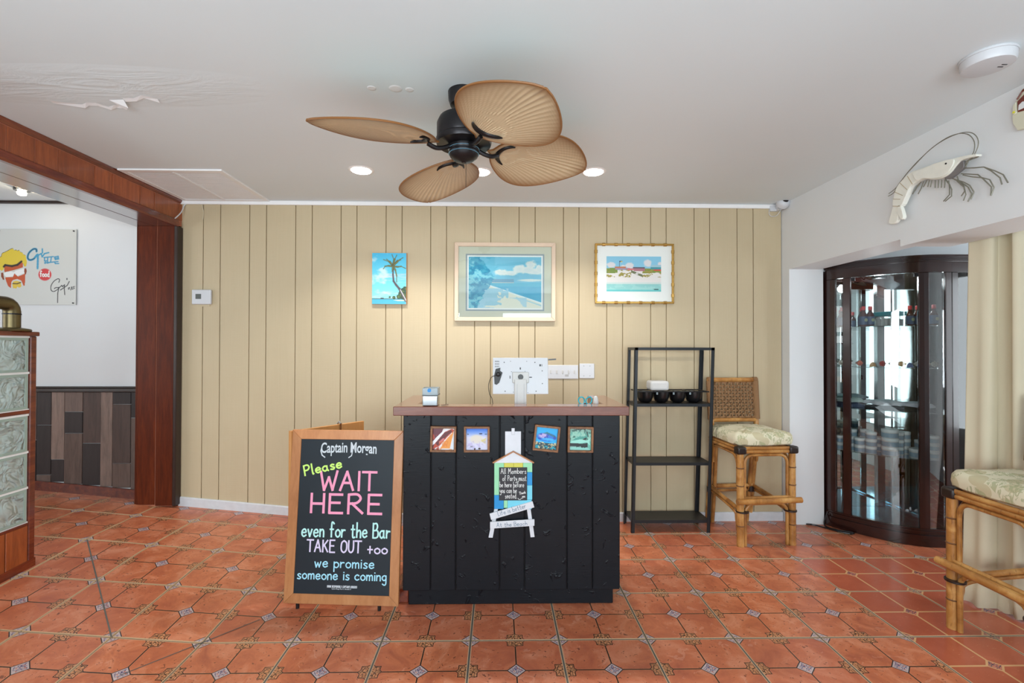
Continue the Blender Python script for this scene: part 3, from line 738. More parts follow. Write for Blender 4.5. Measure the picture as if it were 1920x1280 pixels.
for P in ([(.61, .25), (.5, .17), (.33, .13)], [(.61, .25), (.52, .17), (.42, .12)], [(.6, .26), (.48, .25), (.38, .26), (.33, .31)], [(.61, .25), (.64, .14), (.58, .03)], [(.61, .25), (.66, .12), (.72, .04)],
          [(.61, .25), (.74, .15), (.9, .09)], [(.61, .25), (.74, .17), (.84, .13)], [(.61, .26), (.75, .27), (.85, .26), (.98, .3)], [(.61, .26), (.68, .33), (.72, .45), (.72, .57)], [(.61, .25), (.6, .32), (.58, .36)]):
    c.line(P, (60, 66, 40), .016, .67, .007); c.line(P, (132, 128, 52), .006, .67, .003)
f = on_wall(-.965, 2.064, -.704, 1.672, WF-.0255)
c.mesh('picture', f, pc)
obj('stretcher', MB().box(-.966, -.703, WF-.025, WF-.0005, 1.671, 2.065), M_ply, pc)

# large beach print
bx0, bx1, bz0, bz1 = -.335, .443, 1.545, 2.150
bp = thing('framed_beach_print', 'large pale wooden frame with a blue beach print behind glass', 'picture', (.054, WF, 1.85))
frame_rails(bp, bx0, bx1, bz0, bz1, WF-.030, WF-.0005, .030, plain('whitewashed_pink_frame', (214, 190, 166), .35, var=.08, vs=20))
c = Canvas(190, 144, (212, 210, 190))
def R4(x0, y0, x1, y1): return [(x0, y0), (x1, y0), (x1, y1), (x0, y1)]
X0, Y0, X1, Y1 = (265-120)/1315, (270-125)/1010, (1290-120)/1315, (1000-125)/1010
c.poly(R4(X0-.03, Y0-.04, X1+.03, Y1+.04), (150, 162, 170)); c.poly(R4(X0-.015, Y0-.02, X1+.015, Y1+.02), (246, 246, 244))
inside = ((c.x > X0) & (c.x < X1) & (c.y > Y0) & (c.y < Y1)).astype(float)
px = (c.x-X0)/(X1-X0); py = (c.y-Y0)/(Y1-Y0)
def mp(m, col, al=1.0): c.mix(np.clip(m, 0, 1)*inside, col, al)
n1, n2, n3 = c.noise(9, 1), c.noise(26, 2), c.noise(5, 4, 1, 2)
mp(py >= -1, (130, 202, 226)); mp(py < .5, (96, 190, 220), .5)
sky_c = (py < .35+.12*np.sin(px*6+1)) & (px > .33)
cloud = (np.minimum.reduce([np.hypot((px-cx_)/rx, (py-cy_)/ry) for cx_, cy_, rx, ry in ((.45, .31, .11, .07), (.58, .32, .12, .05), (.7, .24, .1, .09), (.86, .16, .08, .09), (.82, .26, .16, .07), (.98, .25, .07, .1), (.92, .3, .1, .05))])+(n2-.5)*.7)
mp((1.05-cloud)*3, (232, 236, 232)); mp((.75-cloud)*2, (206, 222, 228), .5)
mp((1-np.hypot((px-.85)/.2, (py-.44-.03*n1)/.03))*3, (226, 234, 230))
mp((py > .5) & (px > .3), (40, 178, 214)); mp((py > .5)*(py < .58)*(px > .3), (88, 196, 222), .7); mp((py > .6)*(n3 > .5)*(px > .3), (30, 168, 208), .5)
mp((np.abs(py-.47) < .035)*(px > .3)*(px < .62), (110, 170, 200)); mp((np.abs(py-.505) < .006)*(px > .3)*(px < .62), (230, 228, 210))
shore = .56+.42*np.clip((px-.28)/.72, 0, 1)**1.0*.82
mp((py > shore)*(px > .2), (232, 232, 216)); mp((np.abs(py-shore-.0) < .012)*(px > .28), (236, 246, 246)); mp((np.abs(py-shore-.05) < .01)*(px > .4)*(n1 > .45), (160, 210, 226))
mp((py > .62)*(px < .55)*(n1+.25*px < .60)*(py < .95), (150, 205, 226), .9); mp((py > .8)*(n3 > .52)*(px < .8), (168, 212, 230), .85)
fol = (px < .32-.45*np.abs(py-.42)+.1*n1+.06*(n2-.5))
mp(fol, (70, 182, 210)); mp(fol*(n2 > .52), (126, 206, 222)); mp(fol*(n2 < .42), (26, 146, 186)); mp(fol*(n1 < .42), (30, 150, 190), .6)
mp((py < .22)*(n1 > .5)*(px < .75)*((.8-px) > n2*.6), (60, 172, 208), .5)
c.mesh('picture', on_wall(bx0+.029, bz1-.029, bx1-.029, bz0+.029, WF-.014), bp)
obj('glazing', MB().box(bx0+.029, bx1-.029, WF-.018, WF-.0165, bz0+.029, bz1-.029), M_pglass, bp)

# gold bamboo-frame print
gx0, gx1, gz0, gz1 = .751, 1.366, 1.684, 2.150
gp = thing('framed_dune_print', 'gold bamboo-style frame with a small print of beach houses on dunes', 'picture', (1.06, WF, 1.9))
M_gold = plain('gold_leaf_frame', (190, 150, 80), .25, .75, var=.25, vs=30)
frame_rails(gp, gx0, gx1, gz0, gz1, WF-.022, WF-.0005, .016, M_gold)
for k in range(6):
    x = gx0+.02+(gx1-gx0-.04)*(k+.5)/6
    for z in (gz0+.008, gz1-.008): obj('bamboo_knuckle', MB().cyl((x-.012, WF-.014, z), (x+.012, WF-.014, z), .0125), M_gold, gp, smooth=True)
for k in range(5):
    z = gz0+.02+(gz1-gz0-.04)*(k+.5)/5
    for x in (gx0+.008, gx1-.008): obj('bamboo_knuckle', MB().cyl((x, WF-.014, z-.012), (x, WF-.014, z+.012), .0125), M_gold, gp, smooth=True)
c = Canvas(170, 126, (226, 230, 226))
X0, Y0, X1, Y1 = (302-135)/1265, (325-145)/965, (1225-135)/1265, (935-145)/965
inside = ((c.x > X0) & (c.x < X1) & (c.y > Y0) & (c.y < Y1)).astype(float); px = (c.x-X0)/(X1-X0); py = (c.y-Y0)/(Y1-Y0)
n1, n2 = c.noise(10, 8), c.noise(30, 9)
mp(py >= -1, (128, 190, 216)); 
for cx_, cy_, rx, ry in ((.08, .25, .08, .09), (.42, .27, .08, .09), (.75, .2, .07, .11), (.98, .25, .05, .1), (.3, .3, .05, .05)): mp((1.1-np.hypot((px-cx_)/rx, (py-cy_)/ry)-(n2-.5)*.5)*3, (212, 210, 212))
mp(py > .4, (220, 216, 212)); mp((py > .33+.03*n1)*(py < .45+.05*n1)*((px < .2) | (px > .66)), (116, 140, 58)); mp((py > .36)*(py < .6)*(n2 > .56)*((px < .45) | (px > .65)), (150, 140, 60))
for x0, x1, y0, y1, col in ((.15, .35, .30, .37, (186, 112, 62)), (.16, .42, .33, .38, (160, 134, 150)), (.38, .55, .34, .40, (206, 110, 112)), (.48, .7, .31, .35, (90, 86, 100)), (.5, .7, .35, .42, (170, 110, 120)), (.82, 1, .24, .31, (150, 190, 204)), (.8, 1, .31, .37, (60, 140, 150)), (.86, 1, .37, .405, (206, 66, 60))):
    mp((px > x0)*(px < x1)*(py > y0)*(py < y1), col)
mp((np.abs(px-.235) < .004)*(py > .13)*(py < .3), (90, 90, 100)); mp((px > .235)*(px < .285)*(py > .13)*(py < .175), (28, 70, 130)); mp((px > .255)*(px < .285)*(py > .14)*(py < .165), (220, 200, 80))
mp((np.abs(py-.43-.6*(px-.45)) < .035)*(px > .44)*(px < .66)*(n2 > .42), (104, 112, 76))
mp((py > .78)*1.0, (150, 204, 200)); mp((py > .78)*(n1 > .5), (130, 192, 190), .6); mp((py > .74)*(py < .79), (196, 212, 208), .8); mp((py > .95)*1.0, (80, 184, 184), .8)
mp((np.abs(py-.93) < .012)*(px > .84)*(px < .95)*(n2 > .45), (40, 60, 60))
c.mesh('picture', on_wall(gx0+.015, gz1-.015, gx1-.015, gz0+.015, WF-.009), gp)

# poster in the dining room
po = thing('acrylic_poster', 'clear acrylic poster with a spiky-haired face in sunglasses on the white dining room wall', 'poster', (-3.56, LY, 1.95))
qx = lambda p: (p/8-0)*.00416-3.873; 
c = Canvas(230, 226, (206, 208, 204))
sm_ = lambda L: [(q.x, q.y) for q in cat_rom([(a, b, 0) for a, b in L], 5)]
def Q(L): # crop pixels (8x from x=0,y=420) to poster uv; poster spans px 0..146 , py 430..573
    return [(x/8/146, (y/8-10)/143) for x, y in L]
hair = [(5, 605), (40, 580), (10, 560), (25, 520), (60, 500), (75, 450), (100, 440), (130, 425), (160, 410), (200, 385), (235, 375), (250, 405), (285, 400), (300, 415), (325, 400), (340, 430), (375, 440), (385, 465), (420, 480), (430, 530), (440, 580), (430, 640), (405, 650), (385, 600), (350, 575), (300, 620), (210, 640), (115, 630), (100, 690), (70, 715), (30, 690), (25, 650)]
c.poly(Q([(x-5, y-6) for x, y in hair]), (70, 62, 40)); c.poly(Q(hair), (222, 196, 60))
c.poly(Q([(105, 640), (120, 628), (220, 642), (300, 625), (355, 575), (380, 600), (380, 660), (255, 700), (110, 735)]), (190, 84, 38))
c.line(Q([(100, 650), (120, 628), (220, 642), (300, 622), (358, 572)]), (40, 34, 34), .012)
c.poly(Q([(105, 770), (110, 740), (200, 722), (250, 735), (270, 715), (395, 675), (420, 690), (410, 745), (300, 790), (262, 745), (240, 795), (140, 812)]), (236, 238, 238))
c.poly(Q([(60, 745), (90, 740), (100, 800), (110, 850), (90, 850), (62, 800)]), (140, 66, 36)); c.poly(Q([(400, 680), (430, 672), (440, 720), (425, 770), (405, 760)]), (140, 66, 36))
c.poly(Q([(120, 812), (235, 808), (255, 752), (310, 800), (415, 755), (418, 850), (410, 935), (395, 940), (360, 860), (300, 835), (240, 850), (215, 880), (205, 975), (165, 940), (140, 880)]), (196, 82, 38))
c.poly(Q([(240, 875), (290, 862), (350, 880), (362, 950), (330, 970), (300, 950), (290, 980), (240, 975), (228, 920)]), (222, 190, 66)); c.line(Q([(235, 905), (300, 908), (350, 888)]), (70, 56, 40), .006)
c.ell((708/8)/146, (768/8-10)/143, 95/8/146, 90/8/143, (206, 48, 52))
sg = [(580, 420), (575, 385), (530, 385), (470, 440), (450, 510), (480, 548), (540, 530), (590, 470), (600, 500), (598, 675)]
sg = sm_(sg); c.line(Q(sg), (58, 150, 190), .011); c.line(Q(sg[:32]), (40, 60, 80), .004)
c.line(Q([(600, 480), (650, 450), (665, 500), (700, 450), (760, 435)]), (58, 150, 190), .008); c.line(Q([(665, 380), (668, 440)]), (58, 150, 190), .008)
for P in ([(690, 510), (830, 495)], [(700, 510), (700, 560), (740, 560)], [(745, 505), (745, 590)], [(800, 500), (790, 580), (740, 595)], [(910, 530), (860, 540), (850, 500), (900, 490), (905, 515), (850, 520)], [(700, 590), (900, 570)], [(910, 600), (860, 600), (850, 575)], [(710, 600), (715, 575)]):
    c.line(Q(P), (60, 146, 186), .007)
s2 = [(915, 885), (925, 845), (900, 830), (840, 870), (800, 940), (805, 1005), (850, 1020), (920, 970), (870, 965), (850, 980)]
c.line(Q(sm_(s2)), (30, 30, 34), .0045); c.line(Q([(915, 960), (900, 1060), (900, 1190)]), (30, 30, 34), .005)
c.line(Q([(910, 975), (960, 930), (970, 950), (1000, 920), (995, 960), (1005, 1070)]), (30, 30, 34), .005); c.line(Q([(940, 1000), (1040, 930), (1070, 870)]), (30, 30, 34), .005); c.line(Q([(1035, 825), (1035, 840)]), (30, 30, 34), .006)
c.line(Q([(1060, 990), (1055, 970), (1075, 960), (1070, 985)]), (30, 30, 34), .004); c.line(Q([(1090, 1000), (1105, 950)]), (30, 30, 34), .004); c.line(Q([(1115, 955), (1110, 990)]), (30, 30, 34), .004); c.line(Q([(1150, 945), (1130, 950), (1145, 975), (1120, 985)]), (30, 30, 34), .004)
x0, x1, z1, z0 = -3.868, -3.268, 2.250, 1.664
c.mesh('poster_print', on_wall(x0, z1, x1, z0, LY-.0115), po)
mb = MB(); write(mb, 'food', x0+.603*(x1-x0)-.036, x0+.603*(x1-x0)+.036, z1-(768/8-10)/143*(z1-z0)-.016, .044, .0075, lambda a, b, h: (a, LY-.0120-h, b), 0, .0)
obj('poster_lettering', mb, M_wht, po)
obj('acrylic_sheet', MB().box(x0, x1, LY-.011, LY-.006, z0, z1), plain('acrylic_sheet', (206, 210, 208), .15), po)
for x in (x0+.015, x1-.018):
    for z in (z0+.014, z1-.014): obj('screw', MB().cyl((x, LY-.018, z), (x, LY-.0005, z), .005), M_bronze, po)

# small framed fish photos on the desk
def photo(cx, cz, s, rot, draw, label, chips=()):
    t = thing('framed_photo', label, 'picture', (cx, DY0, cz), group=None)
    c_, s_ = math.cos(rot), math.sin(rot)
    def P(a, y, b): return (cx+a*c_-b*s_, y, cz+a*s_+b*c_)
    h = s/2; wd = .011; y0, y1 = DY0-.024, DY0-.0005
    Mf = wood('photo_frame_wood', [(.3, (92, 56, 30)), (.6, (140, 92, 52)), (.8, (168, 116, 70))], (20, 20, 20), .45, 2, .1)
    for Pq, nm in (([(-h, h), (h, h), (h-wd, h-wd), (-h+wd, h-wd)], 'frame_rail'), ([(-h, -h), (-h+wd, -h+wd), (h-wd, -h+wd), (h, -h)], 'frame_rail'), ([(-h, -h), (-h, h), (-h+wd, h-wd), (-h+wd, -h+wd)], 'frame_stile'), ([(h, -h), (h-wd, -h+wd), (h-wd, h-wd), (h, h)], 'frame_stile')):
        obj(nm, MB().prism(Pq, lambda a, b: P(a, y0, b), lambda a, b: P(a, y1, b)), Mf, t, bev=.001)
    cv = Canvas(54, 54); draw(cv); q = h-wd
    cv.mesh('photo', lambda u, v: P(-q+2*q*u, DY0-.010, q-2*q*v), t)
def d1(c):
    c.a[:] = (222, 214, 214); n = c.noise(6, 3)
    c.mix((c.x+c.y*.4 < .45+.1*n).astype(float), (96, 34, 50)); c.mix(((c.x < .3)*(n > .5)*(c.y > .3)).astype(float), (168, 66, 50))
    c.poly([(0, .62), (.25, .35), (.62, .0), (.75, 0), (.2, .65), (0, .8)], (226, 226, 232)); c.poly([(.0, .98), (.1, .72), (.55, .18), (.9, .02), (1, .1), (.7, .38), (.3, .85)], (176, 62, 36))
    c.poly([(.12, .72), (.55, .2), (.85, .08), (.9, .15), (.6, .42), (.25, .82)], (92, 30, 36)); c.poly([(.3, .62), (.5, .45), (.55, .52), (.3, .75)], (196, 110, 110))
    c.poly([(.35, .95), (.65, .5), (.98, .12), (.9, .5), (.8, .95)], (226, 146, 62)); c.mix((n > .58)*(c.y > .6)*(c.x > .3)*1.0, (206, 110, 40), .5); c.poly([(.85, .95), (.9, .5), (1, .3), (1, 1)], (214, 222, 230))
def d2(c):
    n = c.noise(8, 5); c.a = np.array((30, 100, 214))*(1-np.clip(c.y*2.4, 0, 1))[..., None]+np.array((204, 204, 226))*np.clip(c.y*2.4, 0, 1)[..., None]
    c.ell(.48, .5, .3, .2, (214, 206, 190), .9, .4); c.poly([(.7, .55), (.92, .45), (.9, .72), (.72, .62)], (206, 196, 130), .9); c.ell(.68, .25, .08, .03, (30, 44, 90)); c.ell(.08, .27, .05, .02, (60, 80, 100)); c.ell(.92, .27, .07, .02, (60, 90, 120))
    c.mix((n > .6)*(c.y > .6)*1.0, (176, 164, 206), .6); c.ell(.4, .96, .04, .04, (60, 40, 30)); c.ell(.62, .95, .06, .04, (60, 46, 34)); c.ell(.25, .85, .07, .015, (110, 120, 120))
def d3(c):
    n = c.noise(9, 6); n2 = c.noise(14, 7); c.a[:] = (20, 166, 226); c.mix((c.y > .72)*1.0, (30, 60, 70)); c.mix((c.y > .68)*(n2 > .56)*1.0, (196, 190, 150))
    c.ell(.5, .45, .46, .2, (36, 110, 206)); c.ell(.34, .4, .22, .11, (196, 170, 214), .9, .5); c.mix((np.hypot((c.x-.5)/.46, (c.y-.45)/.2) < 1)*(n > .55)*1.0, (30, 60, 170), .8)
    c.ell(.6, .55, .3, .06, (60, 190, 240), .8, .5); c.poly([(.3, .3), (.5, .2), (.9, .36), (.9, .44), (.5, .3)], (40, 110, 120), .8); c.mix((c.y > .85)*(n > .5)*1.0, (24, 150, 170))
def d4(c):
    n = c.noise(10, 8); n2 = c.noise(5, 9); c.a[:] = (104, 176, 160); c.mix(np.clip(1-c.y*5, 0, 1), (20, 34, 36)); c.mix((n > .55)*(c.y < .6)*1.0, (150, 196, 176), .8); c.mix((n < .4)*(c.y < .6)*1.0, (60, 96, 84), .8)
    c.poly([(.02, .66), (.1, .58), (.45, .5), (.8, .56), (.98, .42), (.93, .62), (.98, .8), (.8, .64), (.4, .7), (.1, .7)], (150, 214, 200)); c.poly([(.1, .55), (.4, .4), (.7, .36), (.88, .2), (.84, .42), (.6, .48), (.2, .56)], (70, 150, 136))
    c.poly([(0, .68), (.6, .7), (.85, .66), (.85, .9), (0, .86)], (20, 30, 36)); c.mix((c.y > .84)*(n2 > .4)*1.0, (150, 206, 196), .8); c.poly([(.6, .5), (.78, .4), (.76, .54)], (16, 24, 30)); c.poly([(.8, .15), (.84, .14), (.9, .4), (.84, .36)], (16, 30, 30))
photo(-.279, .873, .132, R(-1), d1, 'small framed photo of an orange conch shell, leftmost on the black desk front')
photo(-.107, .872, .132, R(0), d2, 'small framed photo of a pale fish over white sand on the desk front')
photo(.2515, .876, .132, R(-6), d3, 'small tilted framed photo of a blue fish on the desk front')
photo(.427, .870, .132, R(-1), d4, 'small framed photo of grey-green fish, rightmost on the desk front')

# beach-hut notice on the desk
hut = thing('beach_hut_sign', 'painted wooden beach-hut notice board hanging in the middle of the black desk', 'sign', (.083, DY0, .65))
HXf = lambda p: -.017+(900+p/5.565-927)*.002753
HZf = lambda p: .928-(790+p/5.565-803)*.002733
def hp(name, P, y0, y1, c, label=None, bev=.0008, parent=None):
    o = obj(name, MB().prism([(HXf(a), HZf(b)) for a, b in P], lambda a, b: (a, DY0-y1, b), lambda a, b: (a, DY0-y0, b)), c if not isinstance(c, tuple) else plain('paint_'+name, c, .55, var=.06, vs=40), parent or hut, bev=bev)
    if label: o['label'] = label
    return o
def rc(a, b, c_, d): return [(a, b), (c_, b), (c_, d), (a, d)]
wh = plain('whitewashed_board', (214, 216, 222), .6, var=.08, vs=30)
hp('top_board', rc(262, 108, 428, 400), .0005, .008, wh); hp('top_peg', rc(328, 72, 362, 140), .008, .013, wh)
hp('leg_board', [(490, 915), (528, 905), (572, 1215), (530, 1218)], .0005, .008, wh); hp('leg_board', [(152, 915), (190, 915), (135, 1220), (92, 1218)], .0005, .008, wh)
gr_, yl_, bl_, lb_ = (150, 214, 170), (206, 200, 84), (30, 140, 204), (116, 204, 226)
for P, cc in ((rc(150, 430, 250, 770), gr_), (rc(252, 430, 350, 620), yl_), (rc(352, 430, 448, 620), yl_), (rc(450, 430, 545, 532), gr_), (rc(450, 534, 545, 668), bl_), (rc(450, 670, 545, 820), lb_), (rc(150, 772, 248, 915), bl_), (rc(250, 622, 288, 905), gr_), (rc(290, 822, 540, 918), lb_)):
    hp('painted_slat', P, .008, .014, cc)
hp('gable', [(145, 432), (348, 318), (552, 432)], .014, .020, wh)
rf = MB()
for P in ([(130, 425), (348, 308), (348, 320), (140, 436)], [(348, 308), (565, 425), (556, 436), (348, 320)]):
    rf.prism([(HXf(a), HZf(b)) for a, b in P], lambda a, b: (a, DY0-.024, b), lambda a, b: (a, DY0-.006, b))
obj('roof_edge', rf, M_frame_or, hut)
slate = hp('slate', rc(200, 480, 492, 824), .014, .018, plain('slate_black', (40, 40, 46), .5))
l1 = hp('plank_sign', [(102, 960), (548, 832), (567, 896), (118, 1026)], .0145, .020, wh); l2 = hp('plank_sign', [(108, 1046), (568, 1020), (568, 1088), (108, 1116)], .0145, .020, wh)
def hl(text, a, b, y, cap, wd, mat, parent, h, rot=0):
    mb = MB(); write(mb, text, HXf(a), HXf(b), HZf(y), cap*.000492, wd, lambda p, q, k: (p, DY0-h-k, q), rot, 0, .04); obj('handwriting', mb, mat, parent)['kind'] = 'stuff'
for tx, a, b, y in (('All Members', 218, 480, 545), ('of Party must', 235, 482, 618), ('be here before', 205, 458, 685), ('you can be', 208, 382, 744), ('seated.', 262, 384, 802)):
    hl(tx, a, b, y, 56, .0021, M_wht, slate, .0184)
hl('Thank', 412, 478, 764, 28, .0018, M_wht, slate, .0184, R(12)); hl('you', 440, 470, 792, 26, .0018, M_wht, slate, .0184)
sm = MB(); ribbon(sm, [(HXf(396), HZf(800)), (HXf(404), HZf(812)), (HXf(418), HZf(815)), (HXf(430), HZf(806)), (HXf(434), HZf(796))], .002, lambda p, q, k: (p, DY0-.0184, q)); obj('handwriting', sm, M_wht, slate)
hl('Life is better', 192, 492, 985, 52, .0020, M_ink, l1, .0203, R(16.2)); hl('At the Beach', 178, 492, 1100, 44, .0020, M_ink, l2, .0203, R(3.5))

# ------------------------------------------------------------------ things on the desk
ph = thing('napkin_holder', 'small chrome box holder with a clear top on the left end of the desk top', 'holder', (-.343, 2.445, 1.0455))
obj('chrome_body', MB().box(-.383, -.305, 2.405, 2.49, 1.0458, 1.098), M_chrome, ph, bev=.004, seg=2)
obj('rim', MB().box(-.385, -.303, 2.403, 2.492, 1.098, 1.101), M_dkplast, ph)
cs = MB().box(-.383, -.305, 2.405, 2.407, 1.1012, 1.136).box(-.383, -.305, 2.488, 2.49, 1.1012, 1.136).box(-.383, -.381, 2.407, 2.488, 1.1012, 1.136).box(-.307, -.305, 2.407, 2.488, 1.1012, 1.136)
obj('clear_box', cs, plain('clear_acrylic', (200, 214, 222), .1, Transmission_Weight=.7, IOR=1.3), ph)
obj('sticker', MB().cyl((-.348, 2.4045, 1.125), (-.348, 2.4035, 1.125), .010, n=16), plain('blue_sticker', (30, 130, 200), .5), ph)

tm = thing('touch_screen_terminal', 'white point-of-sale touch screen seen from behind on the desk', 'monitor', (.125, 2.65, .975))
SX0, SX1, SZ0, SZ1, SY = -.028, .278, 1.087, 1.288, 2.60
tilt = Matrix.Translation((0, SY, 1.18)) @ Matrix.Rotation(R(-8), 4, 'X') @ Matrix.Translation((0, -SY, -1.18))
obj('screen_housing', MB().box(SX0, SX1, SY, SY+.022, SZ0, SZ1, tilt), M_plast, tm, bev=.003, seg=2)
scp = obj('screen', MB().box(SX0+.006, SX1-.006, SY+.0222, SY+.024, SZ0+.006, SZ1-.006, tilt), M_dkplast, tm)
col = MB().box(.091, .157, 2.575, 2.592, .99, 1.17)
obj('stand_column', col, M_offw, tm, bev=.003)
grv = MB().box(.104, .106, 2.5735, 2.5752, .99, 1.145).box(.142, .144, 2.5735, 2.5752, .99, 1.145)
obj('column_groove', grv, plain('grey_plastic_groove', (170, 172, 176), .5), tm)
obj('mount_plate', MB().box(.080, .170, 2.588, 2.600, 1.148, 1.208, tilt), M_offw, tm, bev=.003)
hb = MB().cyl((.125, 2.5855, 1.182), (.125, 2.589, 1.182), .015, n=20); obj('cable_hole', hb, M_dkplast, tm)
ft = MB().box(.06, .19, 2.54, 2.72, .9755, .99); obj('stand_foot', ft, M_offw, tm, bev=.004)
dots = MB()
for (a, b, r) in ((.035, 1.262, .003), (.07, 1.268, .002), (.16, 1.268, .002), (.205, 1.262, .003), (.04, 1.103, .003), (.21, 1.103, .003), (.245, 1.215, .0028), (.245, 1.145, .0028), (.075, 1.21, .002), (.15, 1.212, .002), (.165, 1.095, .002), (.085, 1.098, .002)):
    p0 = tilt @ Vector((a, SY-.0008, b)); p1 = tilt @ Vector((a, SY+.002, b)); dots.cyl(p0, p1, r, n=8)
for (a, b, c_, d) in ((.065, .069, 1.172, 1.188), (.173, .188, 1.177, 1.182), (.121, .127, 1.222, 1.234), (.23, .238, 1.24, 1.252), (.242, .245, 1.24, 1.252)): dots.box(a, b, SY-.0008, SY+.001, c_, d, tilt)
for i in range(6):
    for j in range(3): dots.box(-.016+i*.0042, -.0142+i*.0042, SY-.0008, SY+.001, 1.235+j*.014, 1.243+j*.014, tilt)
obj('vents_and_screws', dots, M_dkplast, tm)['kind'] = 'stuff'
obj('black_tape_patch', MB().prism([(-.012, 1.225), (.014, 1.232), (.012, 1.215), (.026, 1.205), (.008, 1.150), (-.006, 1.138), (-.018, 1.142), (-.02, 1.19)], lambda a, b: tilt @ Vector((a, SY-.004, b)), lambda a, b: tilt @ Vector((a, SY-.0003, b))), M_dkplast, tm)
obj('black_tape_patch', MB().lathe(tilt @ Vector((.002, SY-.004, 1.195)), [(.014, 0), (.012, .006), (.004, .010)], 12, Matrix.Rotation(R(90), 3, 'X')), M_dkplast, tm, smooth=True)
cb = cat_rom([(-.01, 2.59, 1.19), (-.035, 2.585, 1.18), (-.05, 2.58, 1.14), (-.045, 2.58, 1.09), (-.03, 2.57, 1.06), (-.02, 2.56, .98)], 6)
obj('cable', MB().tube(cb, .0018, 6), M_dkplast, tm, smooth=True)
obj('stylus', MB().box(.279, .322, SY+.004, SY+.012, 1.272, 1.280, Matrix.Translation((.28, 0, 1.276)) @ Matrix.Rotation(R(-4), 4, 'Y') @ Matrix.Translation((-.28, 0, -1.276))), M_dkplast, tm)

sc_ = thing('scissors', 'teal-handled scissors lying behind the counter edge of the desk', 'scissors', (.475, 2.56, .976))
for (cx_, tl) in ((.452, -.1), (.492, .15)):
    ring = [Vector((cx_+.016*math.cos(a)+tl*.02*math.sin(a), 2.54+.004*math.cos(a*2), 1.058+.020*math.sin(a))) for a in [i*math.pi/8 for i in range(17)]]
    obj('handle', MB().tube(ring, .0036, 6), M_teal, sc_, smooth=True)
obj('blade', MB().prism([(.462, 1.045), (.474, 1.045), (.470, .978)], lambda a, b: (a, 2.536, b), lambda a, b: (a, 2.5385, b)), M_chrome, sc_)
obj('blade', MB().prism([(.474, 1.045), (.486, 1.045), (.476, .978)], lambda a, b: (a, 2.539, b), lambda a, b: (a, 2.5415, b)), M_chrome, sc_)
gc = thing('glue_bottle', 'small white translucent cone-capped bottle inside the right corner of the desk', 'bottle', (.533, 2.56, .9755))
obj('bottle_body', MB().lathe((.533, 2.56, .976), [(.017, 0), (.018, .01), (.018, .055), (.014, .065)], 16), plain('translucent_white_plastic', (216, 222, 226), .3, Transmission_Weight=.3), gc, smooth=True)
obj('cap', MB().lathe((.533, 2.56, 1.0412), [(.0155, 0), (.013, .02), (.009, .036), (.004, .04)], 16), M_offw, gc, smooth=True)
pn = thing('hair_pin', 'tiny dark wire clip lying by the chrome holder on the desk', 'clip', (-.27, 2.44, 1.0455))
obj('wire', MB().tube([(-.290, 2.43, 1.0475), (-.276, 2.44, 1.0475), (-.262, 2.46, 1.049), (-.255, 2.455, 1.0475)], .0012, 5), M_dkplast, pn)

# switches and devices on the wall
sp = thing('switch_plate', 'wide white five-gang switch plate on the tan wall behind the monitor', 'switch', (.49, WF, 1.15))
obj('plate', MB().box(.385, .623, WF-.007, WF-.0005, 1.100, 1.207), M_plast, sp, bev=.003)
for k in range(5):
    x = .410+k*.046; obj('toggle', MB().box(x-.005, x+.005, WF-.0115, WF-.0071, 1.142, 1.168), M_offw, sp, bev=.001); 
obj('label_strip', MB().box(.520, .548, WF-.0078, WF-.0071, 1.118, 1.135), plain('grey_label', (176, 176, 176), .6), sp)
p2 = thing('blank_plate', 'square white blank cover plate at the right end of the wall switches', 'cover plate', (.69, WF, 1.16))
obj('plate', MB().box(.632, .748, WF-.008, WF-.0005, 1.104, 1.219), M_plast, p2, bev=.003)
sw = MB()
for a in (.666, .713):
    for b in (1.124, 1.200): sw.cyl((a, WF-.0095, b), (a, WF-.0078, b), .0024, n=8)
obj('screw', sw, M_bronze, p2)
th_ = thing('thermostat', 'white thermostat with a small grey display at the left of the tan wall', 'thermostat', (-2.258, WF, 1.72))
obj('mounting_plate', MB().box(-2.312, -2.205, WF-.004, WF-.0005, 1.650, 1.70), M_siding, th_)
obj('housing', MB().box(-2.331, -2.186, WF-.026, WF-.0042, 1.665, 1.778), M_plast, th_, bev=.008, seg=3)
obj('display', MB().box(-2.300, -2.258, WF-.0272, WF-.0262, 1.706, 1.744), plain('lcd_grey', (84, 88, 86), .3), th_)
cm = thing('dome_camera', 'white dome security camera in the corner where the tan and white walls meet', 'camera', (2.185, 3.60, 2.43))
ax = Matrix.Rotation(R(62), 3, 'X')
obj('bracket', MB().cyl((2.186, 3.652, 2.437), (2.186, 3.60, 2.437), .026, n=20).box(2.12, 2.17, 3.63, 3.653, 2.41, 2.452), M_plast, cm, smooth=True)
obj('housing', MB().lathe((2.186, 3.60, 2.44), [(.030, 0), (.044, .012), (.046, .035), (.038, .056), (.018, .068)], 24, ax), M_plast, cm, smooth=True)
obj('lens', MB().lathe(Vector((2.186, 3.60, 2.44))+ax @ Vector((0, 0, .0565)), [(.026, 0), (.022, .012), (.008, .016)], 20, ax), M_dkplast, cm, smooth=True)
obj('wire', MB().tube(cat_rom([(2.14, 3.645, 2.425), (2.115, 3.64, 2.40), (2.13, 3.635, 2.37), (2.17, 3.63, 2.375), (2.19, 3.61, 2.41)], 5), .0022, 6), M_plast, cm, smooth=True)
w1 = obj('loose_wire', MB().tube(cat_rom([(-2.45, 3.55, 2.27), (-2.415, 3.56, 2.30), (-2.402, 3.61, 2.36), (-2.40, 3.64, 2.42), (-2.385, 3.645, 2.437)], 6), .004, 6), M_plast, smooth=True); tag(w1, 'white cable hanging from the ceiling strip at the beam end', 'cable')
